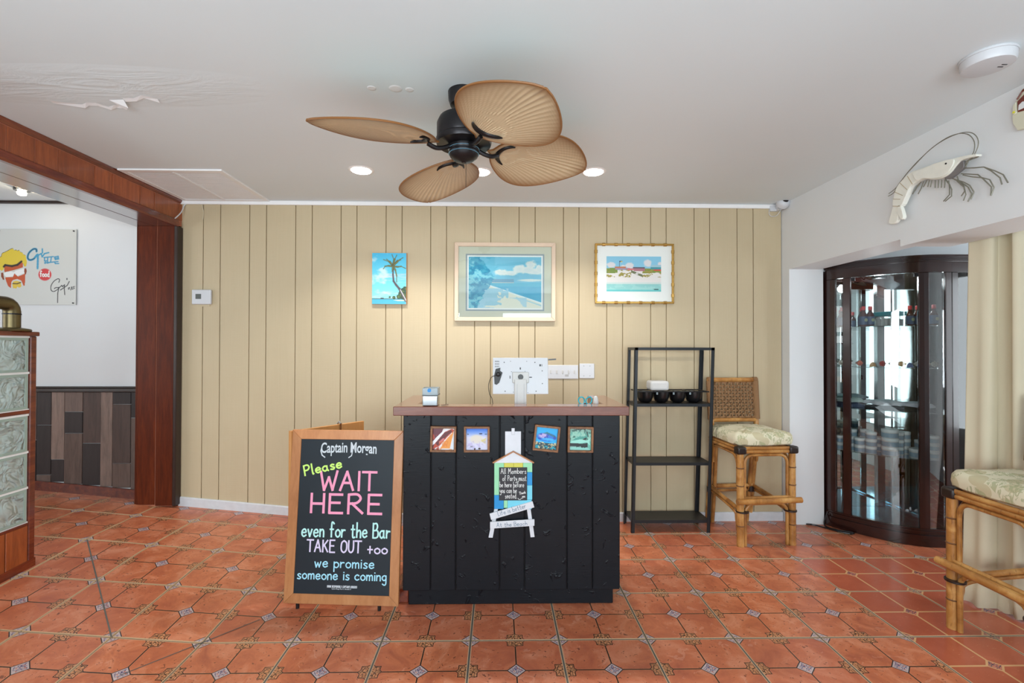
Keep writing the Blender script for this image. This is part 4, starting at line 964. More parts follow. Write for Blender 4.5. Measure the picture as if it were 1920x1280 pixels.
w2 = obj('wire_end', MB().tube(cat_rom([(-2.27, 3.645, 2.435), (-2.262, 3.646, 2.40), (-2.258, 3.648, 2.37), (-2.262, 3.648, 2.32)], 6), .0028, 6), M_curt, smooth=True); tag(w2, 'short cream wire dangling below the white ceiling strip near the vent', 'cable')

# ------------------------------------------------------------------ black shelf unit
su = thing('shelf_unit', 'black metal four-tier shelf unit standing against the tan wall right of the desk', 'shelf', (1.27, 3.52, 0))
YF_, YK_ = 3.41, 3.61
def su_post(p, q):
    mb = MB(); p = Vector(p); q = Vector(q); sy = -1 if p.y > 3.5 else 1; sx = 1 if p.x < 1.27 else -1
    for (ax0, ax1, ay0, ay1) in ((0, .024, 0, .003), (0, .003, 0, .024)):
        vs = []
        for c_ in (p, q):
            for (a, b) in ((ax0, ay0), (ax1, ay0), (ax1, ay1), (ax0, ay1)): vs.append((c_.x+sx*a, c_.y+sy*b, c_.z))
        mb.add(vs, [(0, 1, 5, 4), (1, 2, 6, 5), (2, 3, 7, 6), (3, 0, 4, 7), (3, 2, 1, 0), (4, 5, 6, 7)])
    obj('upright', mb, M_metal_black, su)
su_post((.969, YF_, .001), (.995, YF_, 1.345)); su_post((1.543, YF_, .001), (1.580, YF_, 1.345))
su_post((.963, YK_, .001), (.998, YK_, 1.345)); su_post((1.535, YK_, .001), (1.578, YK_, 1.345))
def lean(z): return .972+.026*z/1.345, 1.541+.037*z/1.345
for z, nm in ((.092, 0), (.508, 1), (.935, 2)):
    a, b = lean(z)
    obj('shelf_board', MB().box(a+.003, b-.004, YF_+.004, YK_-.004, z-.002, z), M_shelf, su)
    e = MB().box(a+.003, b-.004, YF_+.0032, YF_+.0055, z-.020, z+.001).box(a+.003, b-.004, YK_-.0055, YK_-.0032, z-.02, z+.001).box(a+.003, a+.006, YF_+.005, YK_-.005, z-.02, z+.001).box(b-.007, b-.004, YF_+.005, YK_-.005, z-.02, z+.001)
    obj('shelf_edge', e, M_metal_black, su)
a, b = lean(1.345)
obj('top_frame', MB().box(a, b, YF_, YF_+.004, 1.325, 1.345).box(a, b, YK_-.004, YK_, 1.325, 1.345).box(a, a+.004, YF_+.004, YK_-.004, 1.325, 1.345).box(b-.004, b, YF_+.004, YK_-.004, 1.325, 1.345), M_metal_black, su)
ty = thing('black_tray', 'black plastic tray with four rounded cups on the top shelf of the black unit', 'tray', (1.28, 3.50, .9355))
obj('rim', MB().box(1.02, 1.545, 3.42, 3.432, 1.018, 1.026).box(1.02, 1.545, 3.592, 3.604, 1.018, 1.026).box(1.02, 1.032, 3.432, 3.592, 1.018, 1.026).box(1.533, 1.545, 3.432, 3.592, 1.018, 1.026).box(1.165, 1.175, 3.432, 3.592, 1.016, 1.024).box(1.285, 1.295, 3.432, 3.592, 1.016, 1.024).box(1.405, 1.415, 3.432, 3.592, 1.016, 1.024), M_dkplast, ty, bev=.002)
for k in range(4):
    x = 1.100+k*.121
    prof = [(.030, 0), (.046, .012), (.056, .040), (.0595, .080)]
    mb = MB(); 
    vs = []; n = 20
    for r, h in prof: vs += [(x+r*math.cos(2*math.pi*i/n), 3.512+r*1.25*math.sin(2*math.pi*i/n), .937+h) for i in range(n)]
    mb.add(vs, [(j*n+i, j*n+(i+1) % n, (j+1)*n+(i+1) % n, (j+1)*n+i) for j in range(3) for i in range(n)]+[tuple(range(n-1, -1, -1))])
    obj('cup', mb, M_dkplast, ty, smooth=True)
for x in (1.16, 1.281, 1.402): obj('clip', MB().box(x-.006, x+.006, 3.4165, 3.4195, 1.002, 1.018), plain('grey_clip', (120, 134, 140), .4), ty)
fb = thing('foam_block', 'rounded white foam block resting on the black tray', 'block', (1.19, 3.5, 1.0265))
q = obj('block', MB().box(1.122, 1.262, 3.45, 3.56, 1.0268, 1.098), plain('white_foam', (206, 205, 203), .8, bump=.1), fb, bev=.018, seg=4, smooth=True)

# ------------------------------------------------------------------ rattan bar stools
def make_stool(name, label):
    t = thing(name, label, 'stool', (0, 0, 0))
    # local space: front towards -Y
    FL = .186; FY = -.215; BYf = .20
    def P(n, mb, m=M_bam, **k): return obj(n, mb, m, t, world=False, smooth=True, **k)
    for sx in (-1, 1):
        x = sx*FL
        mb = MB().cyl((x, FY, .001), (x, FY, .665), .024, .022, 14); leg = P('front_leg', mb)
        mb2 = MB().tube([(x-sx*.035, FY+.002, .0015), (x-sx*.035, FY+.002, .22)] + [(x-sx*(.035+.06*(1-math.cos(a))), FY+.002, .22+.065*math.sin(a)) for a in (.5, 1.0, 1.5)] + [(0, FY+.002, .287)], .0115, 10); P('lower_arch', mb2)
        mb3 = MB().tube([(x-sx*.033, FY+.003, .32), (x-sx*.033, FY+.003, .56)] + [(x-sx*(.033+.055*(1-math.cos(a))), FY+.003, .56+.055*math.sin(a)) for a in (.4, .8, 1.2, 1.57)] + [(0, FY+.003, .615)], .0105, 10); P('upper_arch', mb3)
        P('binding', MB().lathe((x-sx*.014, FY, .235), [(.030, -.004), (.041, -.004), (.041, .005), (.030, .005)], 16), M_bind)
        P('leather_wrap', MB().box(x-.032, x+.032, FY-.030, FY+.030, .624, .675), M_bind, bev=.012, seg=3)
        for z in (.14, .41, .53): P('cane_node', MB().lathe((x, FY, z), [(.0235, -.004), (.0262, 0), (.0235, .004)], 14), M_node)
        # rear leg: splays back at the foot, rises to carry the back
        rl = cat_rom([(sx*.172, .250, .001), (sx*.172, .215, .28), (sx*.176, .175, .58), (sx*.178, .165, .70), (sx*.182, .195, 1.10)], 6)
        P('rear_leg', MB().tube(rl, .019, 12)); 
        rl2 = cat_rom([(sx*.140, .232, .001), (sx*.140, .200, .28), (sx*.145, .165, .62)], 6); P('leg_cane', MB().tube(rl2, .014, 10))
        P('binding', MB().lathe((sx*.158, .212, .26), [(.020, -.02), (.034, -.02), (.034, -.008), (.034, .02), (.020, .02)], 14), M_bind)
        # side stretchers and arches
        P('side_stretcher', MB().tube([(sx*.186, FY+.01, .245), (sx*.172, .21, .285)], .014, 10))
        P('side_arch', MB().tube(cat_rom([(sx*.186, FY+.035, .10), (sx*.186, FY+.045, .17), (sx*.184, FY+.09, .222), (sx*.172, .20, .258)], 5), .010, 8))
        P('upper_side_arch', MB().tube(cat_rom([(sx*.184, FY+.034, .40), (sx*.184, FY+.036, .55), (sx*.184, FY+.07, .605), (sx*.184, FY+.13, .615), (sx*.178, .10, .615), (sx*.176, .14, .58), (sx*.172, .16, .48)], 5), .0105, 8))
        for z in (.662, .640): P('seat_rail', MB().tube([(sx*.192, FY-.005, z), (sx*.186, .18, z)], .0125, 10))
    for z in (.662, .640):
        P('seat_rail', MB().tube([(-.205, FY-.008, z), (.205, FY-.008, z)], .0125, 10)); P('seat_rail', MB().tube([(-.19, .17, z), (.19, .17, z)], .0125, 10))
    P('footrest', MB().cyl((-.228, FY-.034, .310), (.228, FY-.034, .314), .0185, .0195, 14)); P('footrest_cane', MB().cyl((-.17, FY-.006, .326), (.17, FY-.006, .328), .0115, n=10))
    P('rear_stretcher', MB().tube([(-.175, .205, .285), (.175, .205, .285)], .016, 10)); P('rear_stretcher', MB().tube([(-.15, .207, .250), (.15, .207, .250)], .010, 10))
    # cushion
    mb = MB(); n = 44; vs = []; fs = []
    def outl(k, s): 
        a = 2*math.pi*k/n; e = .28; ca, sa = math.cos(a), math.sin(a)
        return (s*.212*math.copysign(abs(ca)**e, ca), -.025+s*.205*math.copysign(abs(sa)**e, sa))
    lay = [(.93, .678), (.99, .688), (1.01, .712), (1.0, .738), (.95, .755), (.80, .766), (.5, .774), (.2, .776)]
    for s_, z in lay: vs += [(*outl(k, s_), z+.003*math.sin(k*1.3)) for k in range(n)]
    for j in range(len(lay)-1): fs += [(j*n+k, j*n+(k+1) % n, (j+1)*n+(k+1) % n, (j+1)*n+k) for k in range(n)]
    fs += [tuple(range(n-1, -1, -1)), tuple((len(lay)-1)*n+k for k in range(n))]
    mb.add(vs, fs); P('cushion', mb, M_palmc)
    # back: top rail, bottom rail, woven panel with gaps
    P('top_rail', MB().cyl((-.195, .195, 1.098), (.195, .195, 1.098), .0175, n=14)); P('back_rail', MB().cyl((-.18, .168, .795), (.18, .168, .795), .0155, n=14))
    wv = MB(); nx, nz = 15, 11
    def yb(z): return .168+(z-.795)*.027/.303
    for k in range(nx+1):
        x = -.185+.37*k/nx; wx = .0125
        for m_ in range(12):
            z0 = .812+.27*m_/12; z1 = .812+.27*(m_+1)/12; of = .004*(1 if (k+m_) % 2 else -1)
            wv.box(x-wx/2, x+wx/2, yb(z0)-.004+of, yb(z0)+.004+of, z0, z1)
    for m_ in range(nz+1):
        z = .818+.258*m_/nz
        for k in range(nx):
            x0_ = -.19+.38*k/nx; x1_ = -.19+.38*(k+1)/nx; of = -.004*(1 if (k+m_) % 2 else -1)
            wv.box(x0_, x1_, yb(z)-.004+of, yb(z)+.004+of, z-.006, z+.006)
    o = obj('woven_back', wv, M_weave, t, world=False); o['kind'] = 'stuff'
    for sx in (-1, 1):
        P('woven_edge', MB().tube([(sx*.183, .17, .80), (sx*.184, .193, 1.09)], .0235, 10), M_weave)
        P('rail_wrap', MB().cyl((sx*.165, .195, 1.098), (sx*.197, .195, 1.098), .0215, n=14), M_weave)
    return t
s1 = make_stool('rattan_bar_stool', 'rattan bar stool with woven back by the wall beside the black shelf unit')
s1.location = (1.815, 3.405, 0); s1.rotation_euler = (0, 0, R(4))
s2 = copy_tree(s1, (2.405, 2.056, 0), R(-90), 'rattan bar stool cut off by the right edge, in front of the curtain')
for s_ in (s1, s2): s_['group'] = 'rattan bar stools'

# ------------------------------------------------------------------ glass-block partition, left
PXF = -2.58; PXB = -2.68; PY1 = 2.69
gp_ = thing('glass_block_partition', 'wood-framed glass block half wall at the left edge with a brass rail on top', 'partition', (-2.63, 2.0, floor_z(-2.63, 2.0)))
ys_ = [1.0+.1*i for i in range(17)]+[PY1]
mb = MB(); n = len(ys_); vs = []
for y in ys_:
    z = floor_z(PXF, y); vs += [(PXF+.004, y, z), (PXB-.004, y, floor_z(PXB, y)), (PXB-.004, y, z+.045), (PXF+.004, y, z+.045), ]
mb.add(vs, [(4*k+i, 4*k+(i+1) % 4, 4*k+4+(i+1) % 4, 4*k+4+i) for k in range(n-1) for i in range(4)]+[(3, 2, 1, 0), tuple(4*(n-1)+i for i in range(4))])
obj('base_moulding', mb, M_redh, gp_)
yb_ = [1.0, 1.22, 1.42, 1.62, 1.82, 2.02, 2.2, 2.36, 2.532, 2.652]
for a, b in zip(yb_[:-1], yb_[1:]):
    zz = max(floor_z(PXF, a), floor_z(PXF, b))+.045
    obj('base_board', MB().box(PXB, PXF, a+.002, b-.002, zz-.03, .362), M_redb, gp_, bev=.003)
obj('end_stile', MB().box(PXB, PXF, 2.654, PY1, floor_z(PXF, PY1)+.01, 1.40), M_redh, gp_, bev=.004)
obj('cap_rail', MB().box(PXB-.008, PXF+.008, 1.0, PY1+.008, 1.4005, 1.425), M_redh, gp_, bev=.005, seg=2)
obj('middle_rail', MB().box(PXB, PXF+.001, 1.0, 2.6535, .974, .995), M_redh, gp_, bev=.003)
obj('sill_rail', MB().box(PXB, PXF+.001, 1.0, 2.6535, .362, .376), M_redh, gp_)
mort = MB()
for z0, z1 in ((.376, .974), (.995, 1.4)):
    mort.box(PXB+.012, PXF-.012, 2.640, 2.6535, z0, z1)
for (z0, z1) in ((.376, .382), (.561, .573), (.757, .769), (.962, .974), (.995, 1.001), (1.192, 1.204), (1.39, 1.4)): mort.box(PXB+.006, PXF-.004, 1.0, 2.652, z0, z1)
for k in range(1, 9): mort.box(PXB+.006, PXF-.004, 2.646-.19*k-.006, 2.646-.19*k+.006, .376, .974).box(PXB+.006, PXF-.004, 2.646-.19*k-.006, 2.646-.19*k+.006, .995, 1.4)
obj('mortar', mort, M_trim, gp_)
for (z0, z1) in ((.382, .561), (.573, .757), (.769, .962), (1.001, 1.192), (1.204, 1.39)):
    for k in range(8):
        b = 2.640-.19*k; a = b-.178
        blk = obj('glass_block', MB().box(PXB+.008, PXF-.003, a, b, z0, z1), M_gblock, gp_, bev=.006, seg=2)
        r = MB(); x0 = PXF-.0028; x1 = PXF-.0005
        for (p, q, s, u_) in ((a, b, z0, z0+.014), (a, b, z1-.014, z1), (a, a+.014, z0+.014, z1-.014), (b-.014, b, z0+.014, z1-.014)): r.box(x0, x1, p, q, s, u_)
        obj('rim', r, M_grim, blk)
pr = thing('brass_rail', 'weathered brass pipe rail standing on the glass block half wall', 'rail', (-2.63, 2.6, 1.4255))
obj('flange', MB().lathe((-2.63, 2.60, 1.4255), [(.078, 0), (.080, .005), (.076, .012), (.050, .018), (.040, .020)], 28), M_brass, pr, smooth=True)
pp = [(-2.63, 2.60, 1.4456), (-2.63, 2.60, 1.53)]+[(-2.63, 2.60-.04*(1-math.cos(a)), 1.53+.045*math.sin(a)) for a in (.4, .8, 1.2, 1.57)]+[(-2.63, 2.5, 1.575)]
obj('pipe', MB().tube(pp, .036, 20), M_brass, pr, smooth=True)
obj('pipe', MB().cyl((-2.63, 2.5, 1.575), (-2.63, 1.1, 1.575), .033, n=20), M_brass, pr, smooth=True)
obj('collar', MB().cyl((-2.63, 2.60, 1.515), (-2.63, 2.60, 1.522), .038, n=20), M_bronze, pr)
obj('pipe', MB().cyl((-2.63, 1.15, 1.4256), (-2.63, 1.15, 1.56), .033, n=20), M_brass, pr, smooth=True)

# lamp and strip on the dining room ceiling
bl = thing('ceiling_spotlight', 'lit warm spotlight on the dining room ceiling beyond the beam', 'light', (-3.36, 3.38, CZ))
obj('base', MB().cyl((-3.36, 3.38, 2.44), (-3.36, 3.38, CZ-.0005), .045, n=20), M_dkplast, bl)
obj('bulb', MB().lathe((-3.36, 3.38, 2.405), [(.008, 0), (.022, .006), (.026, .02), (.02, .036)], 16), M_wbulb, bl, smooth=True)
st = obj('lamp_track', MB().box(-3.335, -3.30, 1.5, 3.60, CZ-.022, CZ-.0005), M_trim, bev=.004); tag(st, 'long white track on the dining room ceiling beyond the beam', 'track')

# ------------------------------------------------------------------ ceiling fan
FX, FYc = -.152, 2.07
fan = thing('ceiling_fan', 'bronze ceiling fan with four palm-leaf blades', 'fan', (FX, FYc, CZ))
obj('canopy', MB().lathe((FX, FYc, CZ-.0705), [(.030, 0), (.060, .012), (.068, .035), (.070, .070)], 32), M_bronze, fan, smooth=True)
obj('downrod', MB().cyl((FX, FYc, 2.34), (FX, FYc, 2.40), .022, n=16), M_bronze, fan)
obj('motor_housing', MB().lathe((FX, FYc, 2.232), [(.070, -.004), (.118, .0), (.122, .010), (.122, .022), (.116, .028), (.118, .034), (.118, .090), (.108, .112), (.07, .126), (.03, .132)], 40), M_bronze, fan, smooth=True)
sh = MB().lathe((FX, FYc, 2.158), [(.008, -.004), (.012, 0), (.040, .006), (.060, .022), (.067, .040), (.064, .046), (.068, .052), (.067, .068), (.058, .072)], 32)
obj('switch_housing', sh, M_bronze, fan, smooth=True)
obj('accent_ring', MB().lathe((FX, FYc, 2.212), [(.0675, -.0015), (.0695, 0), (.0675, .0015)], 32), plain('blue_patina', (110, 170, 200), .4, .5), fan)
obj('accent_ring', MB().lathe((FX, FYc, 2.192), [(.0655, -.0012), (.0672, 0), (.0655, .0012)], 32), plain('blue_patina', (110, 170, 200), .4, .5), fan)
ch = MB(); 
for k in range(26): ch.lathe((FX+.012, FYc-.03, 2.150-.0045*k), [(.0008, -.0016), (.0018, 0), (.0008, .0016)], 6)
obj('pull_chain', ch, M_bronze, fan)['kind'] = 'stuff'
def blade(ang, L, droop):
    d = Vector((math.cos(ang), math.sin(ang), droop)).normalized(); s = Vector((-math.sin(ang), math.cos(ang), 0))
    p = R(13); s2_ = s*math.cos(p)-Vector((0, 0, 1))*math.sin(p); nz = d.cross(s2_)
    C = Vector((FX, FYc, 2.226)); r0 = .135
    def wdt(t): 
        return .178*(math.sin(math.pi*min(1, t)**.92)**.62)*(1.0+.16*math.sin(t*3.2))*(1 if t < 1 else 0)
    nt, ns = 40, 72; vs = []; cols = []
    for layer in (0, 1):
        for i in range(nt+1):
            t = .004+.993*i/nt; W = wdt(t)
            for j in range(ns+1):
                v = -1+2*j/ns; a = r0+L*(t-.0)-.02*(1-abs(v))*(1-t); b = W*v+.012*math.sin(t*3)
                th_ = math.atan2(b, a-r0+.06)
                pl = .0016*math.sin(th_*125)*min(1, t*4)*(1-abs(v)**8)
                dome = .016*(1-v*v)*math.sin(math.pi*t)
                P = C+d*a+s2_*b+nz*(dome+pl+(.006 if layer else 0))
                vs.append(tuple(P))
                e = max(abs(v)**4, max(0, (t-.80)/.20)**2, max(0, (.10-t)/.10)*.8)
                st_ = .5+.5*math.sin(th_*125)
                cols.append((e, st_))
    n1 = ns+1; N = (nt+1)*n1; fs = []
    for i in range(nt):
        for j in range(ns):
            a_ = i*n1+j; fs.append((a_, a_+n1, a_+n1+1, a_+1)); fs.append((N+a_, N+a_+1, N+a_+n1+1, N+a_+n1))
    rim = [i*n1 for i in range(nt+1)]+[nt*n1+j for j in range(1, n1)]+[i*n1+ns for i in range(nt-1, -1, -1)]+[j for j in range(ns-1, 0, -1)]
    m = len(rim); fs += [(rim[i], rim[(i+1) % m], N+rim[(i+1) % m], N+rim[i]) for i in range(m)]
    mb = MB(); mb.v = vs; mb.f = fs
    o = obj('blade', mb, M_fan, fan, smooth=True)
    ca = o.data.color_attributes.new('Col', 'FLOAT_COLOR', 'POINT')
    A, B_, C_ = np.array(lin((228, 210, 176))), np.array(lin((160, 130, 90))), np.array(lin((126, 80, 38)))
    arr = np.ones((len(vs), 4))
    for k, (e, st_) in enumerate(cols):
        q = A*(1-.55*st_)+B_*.55*st_; arr[k, :3] = q*(1-min(1, e))+C_*min(1, e)
    ca.data.foreach_set('color', arr.ravel())
    # rim bead
    rimp = [Vector(vs[k])+nz*.003 for k in rim]; obj('blade_rim', MB().tube(rimp+[rimp[0]], .0042, 6), plain('blade_rim_brown', (134, 88, 44), .5), o, smooth=True)
    # blade iron: arm and crescent
    arm = MB().tube(cat_rom([C+d*.05+Vector((0, 0, .004)), C+d*.09-nz*.016, C+d*.13-nz*.022, C+d*.165-nz*.010], 5), .010, 8); 
    obj('blade_iron', arm, M_bronze, fan, smooth=True)
    cres = []
    for k in range(17):
        a_ = -1.25+2.5*k/16; cres.append(C+d*(.245-.075*math.cos(a_))+s2_*(.072*math.sin(a_))-nz*(.004-.012*(1-(a_/1.25)**2)))
    obj('crescent_bracket', MB().tube(cres, .01, 8, [.003+.011*(1-abs(-1+2*k/16)**1.6) for k in range(17)]), M_bronze, fan, smooth=True)
for a_, l_, d_ in ((26, .515, .01), (111, .535, -.085), (207, .505, -.05), (300, .475, -.05)): blade(R(a_), l_, d_)

# ------------------------------------------------------------------ ceiling fixtures
for k, (x, y) in enumerate(((-.869, 2.995), (-.117, 3.005), (.607, 2.987))):
    lb = ('left of the three lit recessed ceiling lights by the tan wall', 'middle recessed ceiling light, partly behind the fan blades', 'right of the three lit recessed ceiling lights by the tan wall')[k]
    t = thing('recessed_light', lb, 'light', (x, y, CZ), group='recessed ceiling lights')
    obj('trim_ring', MB().lathe((x, y, CZ-.006), [(.060, .001), (.072, .001), (.080, .0055)], 32), M_trim, t, smooth=True)
    obj('lens', MB().cyl((x, y, CZ-.0085), (x, y, CZ-.0055), .059, n=32), M_bulb, t)
    l = bpy.data.lights.new('downlight', 'SPOT'); l.energy = 46; l.spot_size = R(120); l.spot_blend = .6; l.shadow_soft_size = .05; l.color = (1, .96, .9)
    lo = bpy.data.objects.new('downlight', l); COL.objects.link(lo); lo.location = (x, y, CZ-.012)
vt = thing('ceiling_vent', 'white louvred return air grille in the ceiling at the beam', 'vent', (-2.05, 3.32, CZ))
vx0, vx1, vy0, vy1 = -2.40, -1.75, 3.005, 3.636
f_ = MB()
for a, b, c_, d_ in ((vx0, vx1, vy0, vy0+.035), (vx0, vx1, vy1-.035, vy1), (vx0, vx0+.035, vy0+.035, vy1-.035), (vx1-.035, vx1, vy0+.035, vy1-.035)): f_.box(a, b, c_, d_, CZ-.010, CZ-.0005)
f_.box((vx0+vx1)/2-.006, (vx0+vx1)/2+.006, vy0+.035, vy1-.035, CZ-.012, CZ-.002)
obj('grille_frame', f_, M_trim, vt)
sl = MB(); ns_ = 30
for k in range(ns_):
    y = vy0+.040+(vy1-vy0-.08)*(k+.5)/ns_
    sl.prism([(.0048, -.0060), (-.0048, -.0045), (-.0048, -.0057), (.0048, -.0072)], lambda a, b: (vx0+.036, y+a, CZ+b), lambda a, b: (vx1-.036, y+a, CZ+b))
obj('louvres', sl, M_trim, vt)['kind'] = 'stuff'
obj('dark_backing', MB().box(vx0+.035, vx1-.035, vy0+.035, vy1-.035, CZ-.0012, CZ-.0006), plain('duct_grey', (84, 84, 86), .8), vt)
sd = thing('smoke_detector', 'round white smoke detector on the ceiling above the header wall', 'smoke detector', (1.875, 1.765, CZ))
obj('base', MB().lathe((1.875, 1.765, CZ-.010), [(.084, 0), (.085, .004), (.083, .0095)], 36), M_plast, sd, smooth=True)
obj('cover', MB().lathe((1.875, 1.765, CZ-.045), [(.060, 0), (.076, .003), (.080, .012), (.081, .0348)], 36), M_plast, sd, smooth=True)
obj('grille_slot', MB().box(1.905, 1.925, 1.74, 1.744, CZ-.0462, CZ-.0452).box(1.905, 1.925, 1.755, 1.759, CZ-.0462, CZ-.0452), M_dkplast, sd)['kind'] = 'stuff'
# peeling paint
pk = [(-2.05, 2.201), (-1.932, 2.232), (-1.90, 2.215), (-1.857, 2.215), (-1.827, 2.250), (-1.79, 2.235), (-1.752, 2.232), (-1.72, 2.20), (-1.699, 2.172), (-1.65, 2.170), (-1.596, 2.144), (-1.547, 2.175)]
mb = MB(); vs = []
for k, (x, y) in enumerate(pk): vs += [(x, y, CZ-.001-.006*math.sin(k*1.3)**2), (x+.004, y-.022, CZ-.0003), (x, y-.003, CZ-.0003)]
mb.add(vs, [(3*k, 3*k+3, 3*k+4, 3*k+1) for k in range(len(pk)-1)])
M_ceilp = plain('ceiling_paint_flake', (230, 230, 231), .75, var=.02)
o = obj('peeling_paint', mb, M_ceilp, ceil)
obj('paint_flake', MB().add([(-1.77, 2.165, CZ-.001), (-1.70, 2.160, CZ-.001), (-1.705, 2.195, CZ-.022), (-1.735, 2.222, CZ-.018)], [(0, 1, 2, 3)]), M_ceilp, ceil)
for x, y, r in ((-.549, 2.042, .018), (-.446, 2.044, .026), (-.387, 2.051, .017)):
    obj('filler_spot', MB().lathe((x, y, CZ-.0018), [(r*.7, .0002), (r, .0006), (r*1.1, .0017)], 20), M_ceilp, ceil, smooth=True)

# ------------------------------------------------------------------ shrimp on the header wall
body = [(2.105, 2.231), (2.155, 2.243), (2.224, 2.255), (2.298, 2.264), (2.362, 2.268), (2.44, 2.271), (2.491, 2.252), (2.529, 2.224), (2.548, 2.18), (2.556, 2.128), (2.506, 2.112), (2.477, 2.148), (2.461, 2.174), (2.446, 2.196), (2.411, 2.209), (2.362, 2.209), (2.316, 2.189), (2.263, 2.179), (2.225, 2.189), (2.195, 2.214), (2.171, 2.228), (2.132, 2.224), (2.103, 2.22)]
tail1 = [(2.556, 2.128), (2.574, 2.086), (2.588, 2.044), (2.557, 2.029), (2.53, 2.044), (2.524, 2.081), (2.52, 2.12)]
tail2 = [(2.52, 2.12), (2.524, 2.081), (2.503, 2.039), (2.488, 2.048), (2.495, 2.082), (2.506, 2.112)]
lines_ = [[(2.122, 2.23), (2.111, 2.25), (2.11, 2.288), (2.131, 2.328), (2.17, 2.355), (2.223, 2.366), (2.279, 2.36), (2.343, 2.341), (2.41, 2.306), (2.471, 2.271), (2.523, 2.227), (2.551, 2.199), (2.587, 2.192)], [(2.109, 2.232), (2.096, 2.255), (2.092, 2.284), (2.104, 2.316), (2.131, 2.342), (2.174, 2.358), (2.236, 2.363), (2.306, 2.353), (2.381, 2.324), (2.45, 2.286), (2.507, 2.244), (2.54, 2.219), (2.583, 2.205)], [(2.171, 2.191), (2.121, 2.174), (2.08, 2.162), (2.047, 2.131), (2.012, 2.089), (2.004, 2.057)], [(2.08, 2.162), (2.033, 2.127), (1.999, 2.098), (1.98, 2.056)], [(2.184, 2.17), (2.106, 2.137), (2.08, 2.105), (2.048, 2.061), (2.051, 2.025)], [(2.176, 2.161), (2.132, 2.136), (2.087, 2.116), (2.055, 2.096), (2.037, 2.055), (2.05, 2.022)], [(2.225, 2.161), (2.172, 2.126), (2.144, 2.101), (2.125, 2.064), (2.139, 2.034)], [(2.216, 2.154), (2.18, 2.125), (2.152, 2.096), (2.135, 2.059), (2.153, 2.028)], [(2.204, 2.165), (2.196, 2.139), (2.172, 2.107), (2.162, 2.064), (2.174, 2.039)], [(2.204, 2.142), (2.172, 2.103), (2.168, 2.082), (2.184, 2.064)], [(2.263, 2.171), (2.242, 2.139), (2.231, 2.111), (2.232, 2.079), (2.264, 2.064)], [(2.246, 2.16), (2.242, 2.123), (2.242, 2.09), (2.273, 2.067)], [(2.128, 2.225), (2.159, 2.218), (2.167, 2.195)], [(2.103, 2.218), (2.147, 2.219), (2.163, 2.194)], [(2.396, 2.205), (2.416, 2.19), (2.446, 2.158)], [(2.381, 2.202), (2.396, 2.17), (2.413, 2.148)], [(2.362, 2.202), (2.382, 2.174)], [(2.348, 2.197), (2.358, 2.166)], [(2.335, 2.192), (2.342, 2.16)], [(2.316, 2.185), (2.317, 2.148)], [(2.298, 2.179), (2.301, 2.142)], [(2.281, 2.175), (2.284, 2.137)], [(2.265, 2.171), (2.267, 2.131)]]
sr = thing('shrimp_wall_art', 'large white metal shrimp mounted on the white header wall', 'wall art', (HX, 2.3, 2.2))
M_shr = plain('painted_tin_white', (234, 234, 224), .45, var=.08, vs=25, bump=.1)
def shell(poly, name, x0=HX-.055, depth=.045, bulge=.02):
    P = [(q.x, q.y) for q in cat_rom([(a, b, 0) for a, b in poly], 3, True)]
    cx_ = sum(a for a, b in P)/len(P); cz_ = sum(b for a, b in P)/len(P)
    n = len(P); vs = []
    mid = lambda a, b, k: (a+(cx_-a)*k*.3, b+(cz_-b)*k*.8)
    vs += [(x0+depth, a, b) for a, b in P]+[(x0+.006, a, b) for a, b in P]
    # inner rings pulled toward the local spine: average of the outline point with its mirror across the body
    sp = [((P[i][0]+P[(-i-2) % n][0])/2, (P[i][1]+P[(-i-2) % n][1])/2) for i in range(n)]
    vs += [(x0-.008, a+(s_[0]-a)*.35, b+(s_[1]-b)*.35) for (a, b), s_ in zip(P, sp)]
    vs += [(x0-.012, a+(s_[0]-a)*.9, b+(s_[1]-b)*.9) for (a, b), s_ in zip(P, sp)]
    fs = [(j*n+i, j*n+(i+1) % n, (j+1)*n+(i+1) % n, (j+1)*n+i) for j in range(3) for i in range(n)]
    fs += [tuple(range(n-1, -1, -1))]+[tuple(3*n+q for q in (i, (i+1) % n, (-i-3) % n, (-i-2) % n)) for i in range(n//2-1)]
    mb = MB(); mb.add(vs, fs); return obj(name, mb, M_shr, sr, smooth=False)
def plate(poly, name, mat, x0, x1):
    P = [(q.x, q.y) for q in cat_rom([(a, b, 0) for a, b in poly], 3, True)]
    return obj(name, MB().prism(P, lambda a, b: (x0, a, b), lambda a, b: (x1, a, b)), mat, sr, bev=.002)
plate(body, 'body', M_shr, HX-.050, HX-.022); plate(tail1, 'tail_fan', M_shr, HX-.046, HX-.026); plate(tail2, 'tail_fan', M_shr, HX-.050, HX-.030)
plate([(2.171, 2.228), (2.165, 2.195), (2.196, 2.178), (2.237, 2.165), (2.263, 2.179), (2.225, 2.195), (2.195, 2.216)], 'gill', plain('dull_grey_tin', (126, 122, 122), .5, .3, var=.3), HX-.043, HX-.026)
hd = [(2.298, 2.262), (2.362, 2.262), (2.42, 2.262), (2.40, 2.214), (2.362, 2.212), (2.316, 2.193), (2.263, 2.183), (2.225, 2.196), (2.2, 2.226), (2.21, 2.250)]
plate([(a, b) for a, b in hd], 'head_shell', M_shr, HX-.058, HX-.0505)
M_wire = plain('grey_green_wire', (132, 130, 118), .45, .4, var=.15)
for k, L in enumerate(lines_):
    pts = [(HX-.036-(.012 if k < 2 else 0), a, b) for a, b in L]
    if k < 2: pts = cat_rom(pts, 3)
    nm = 'antenna' if k < 2 else ('leg' if k < 14 else 'swimmeret')
    obj(nm, MB().tube(pts, 0.0020 if k < 2 else .0027, 6), M_wire, sr, smooth=True)
for y in (2.54, 2.40): pass
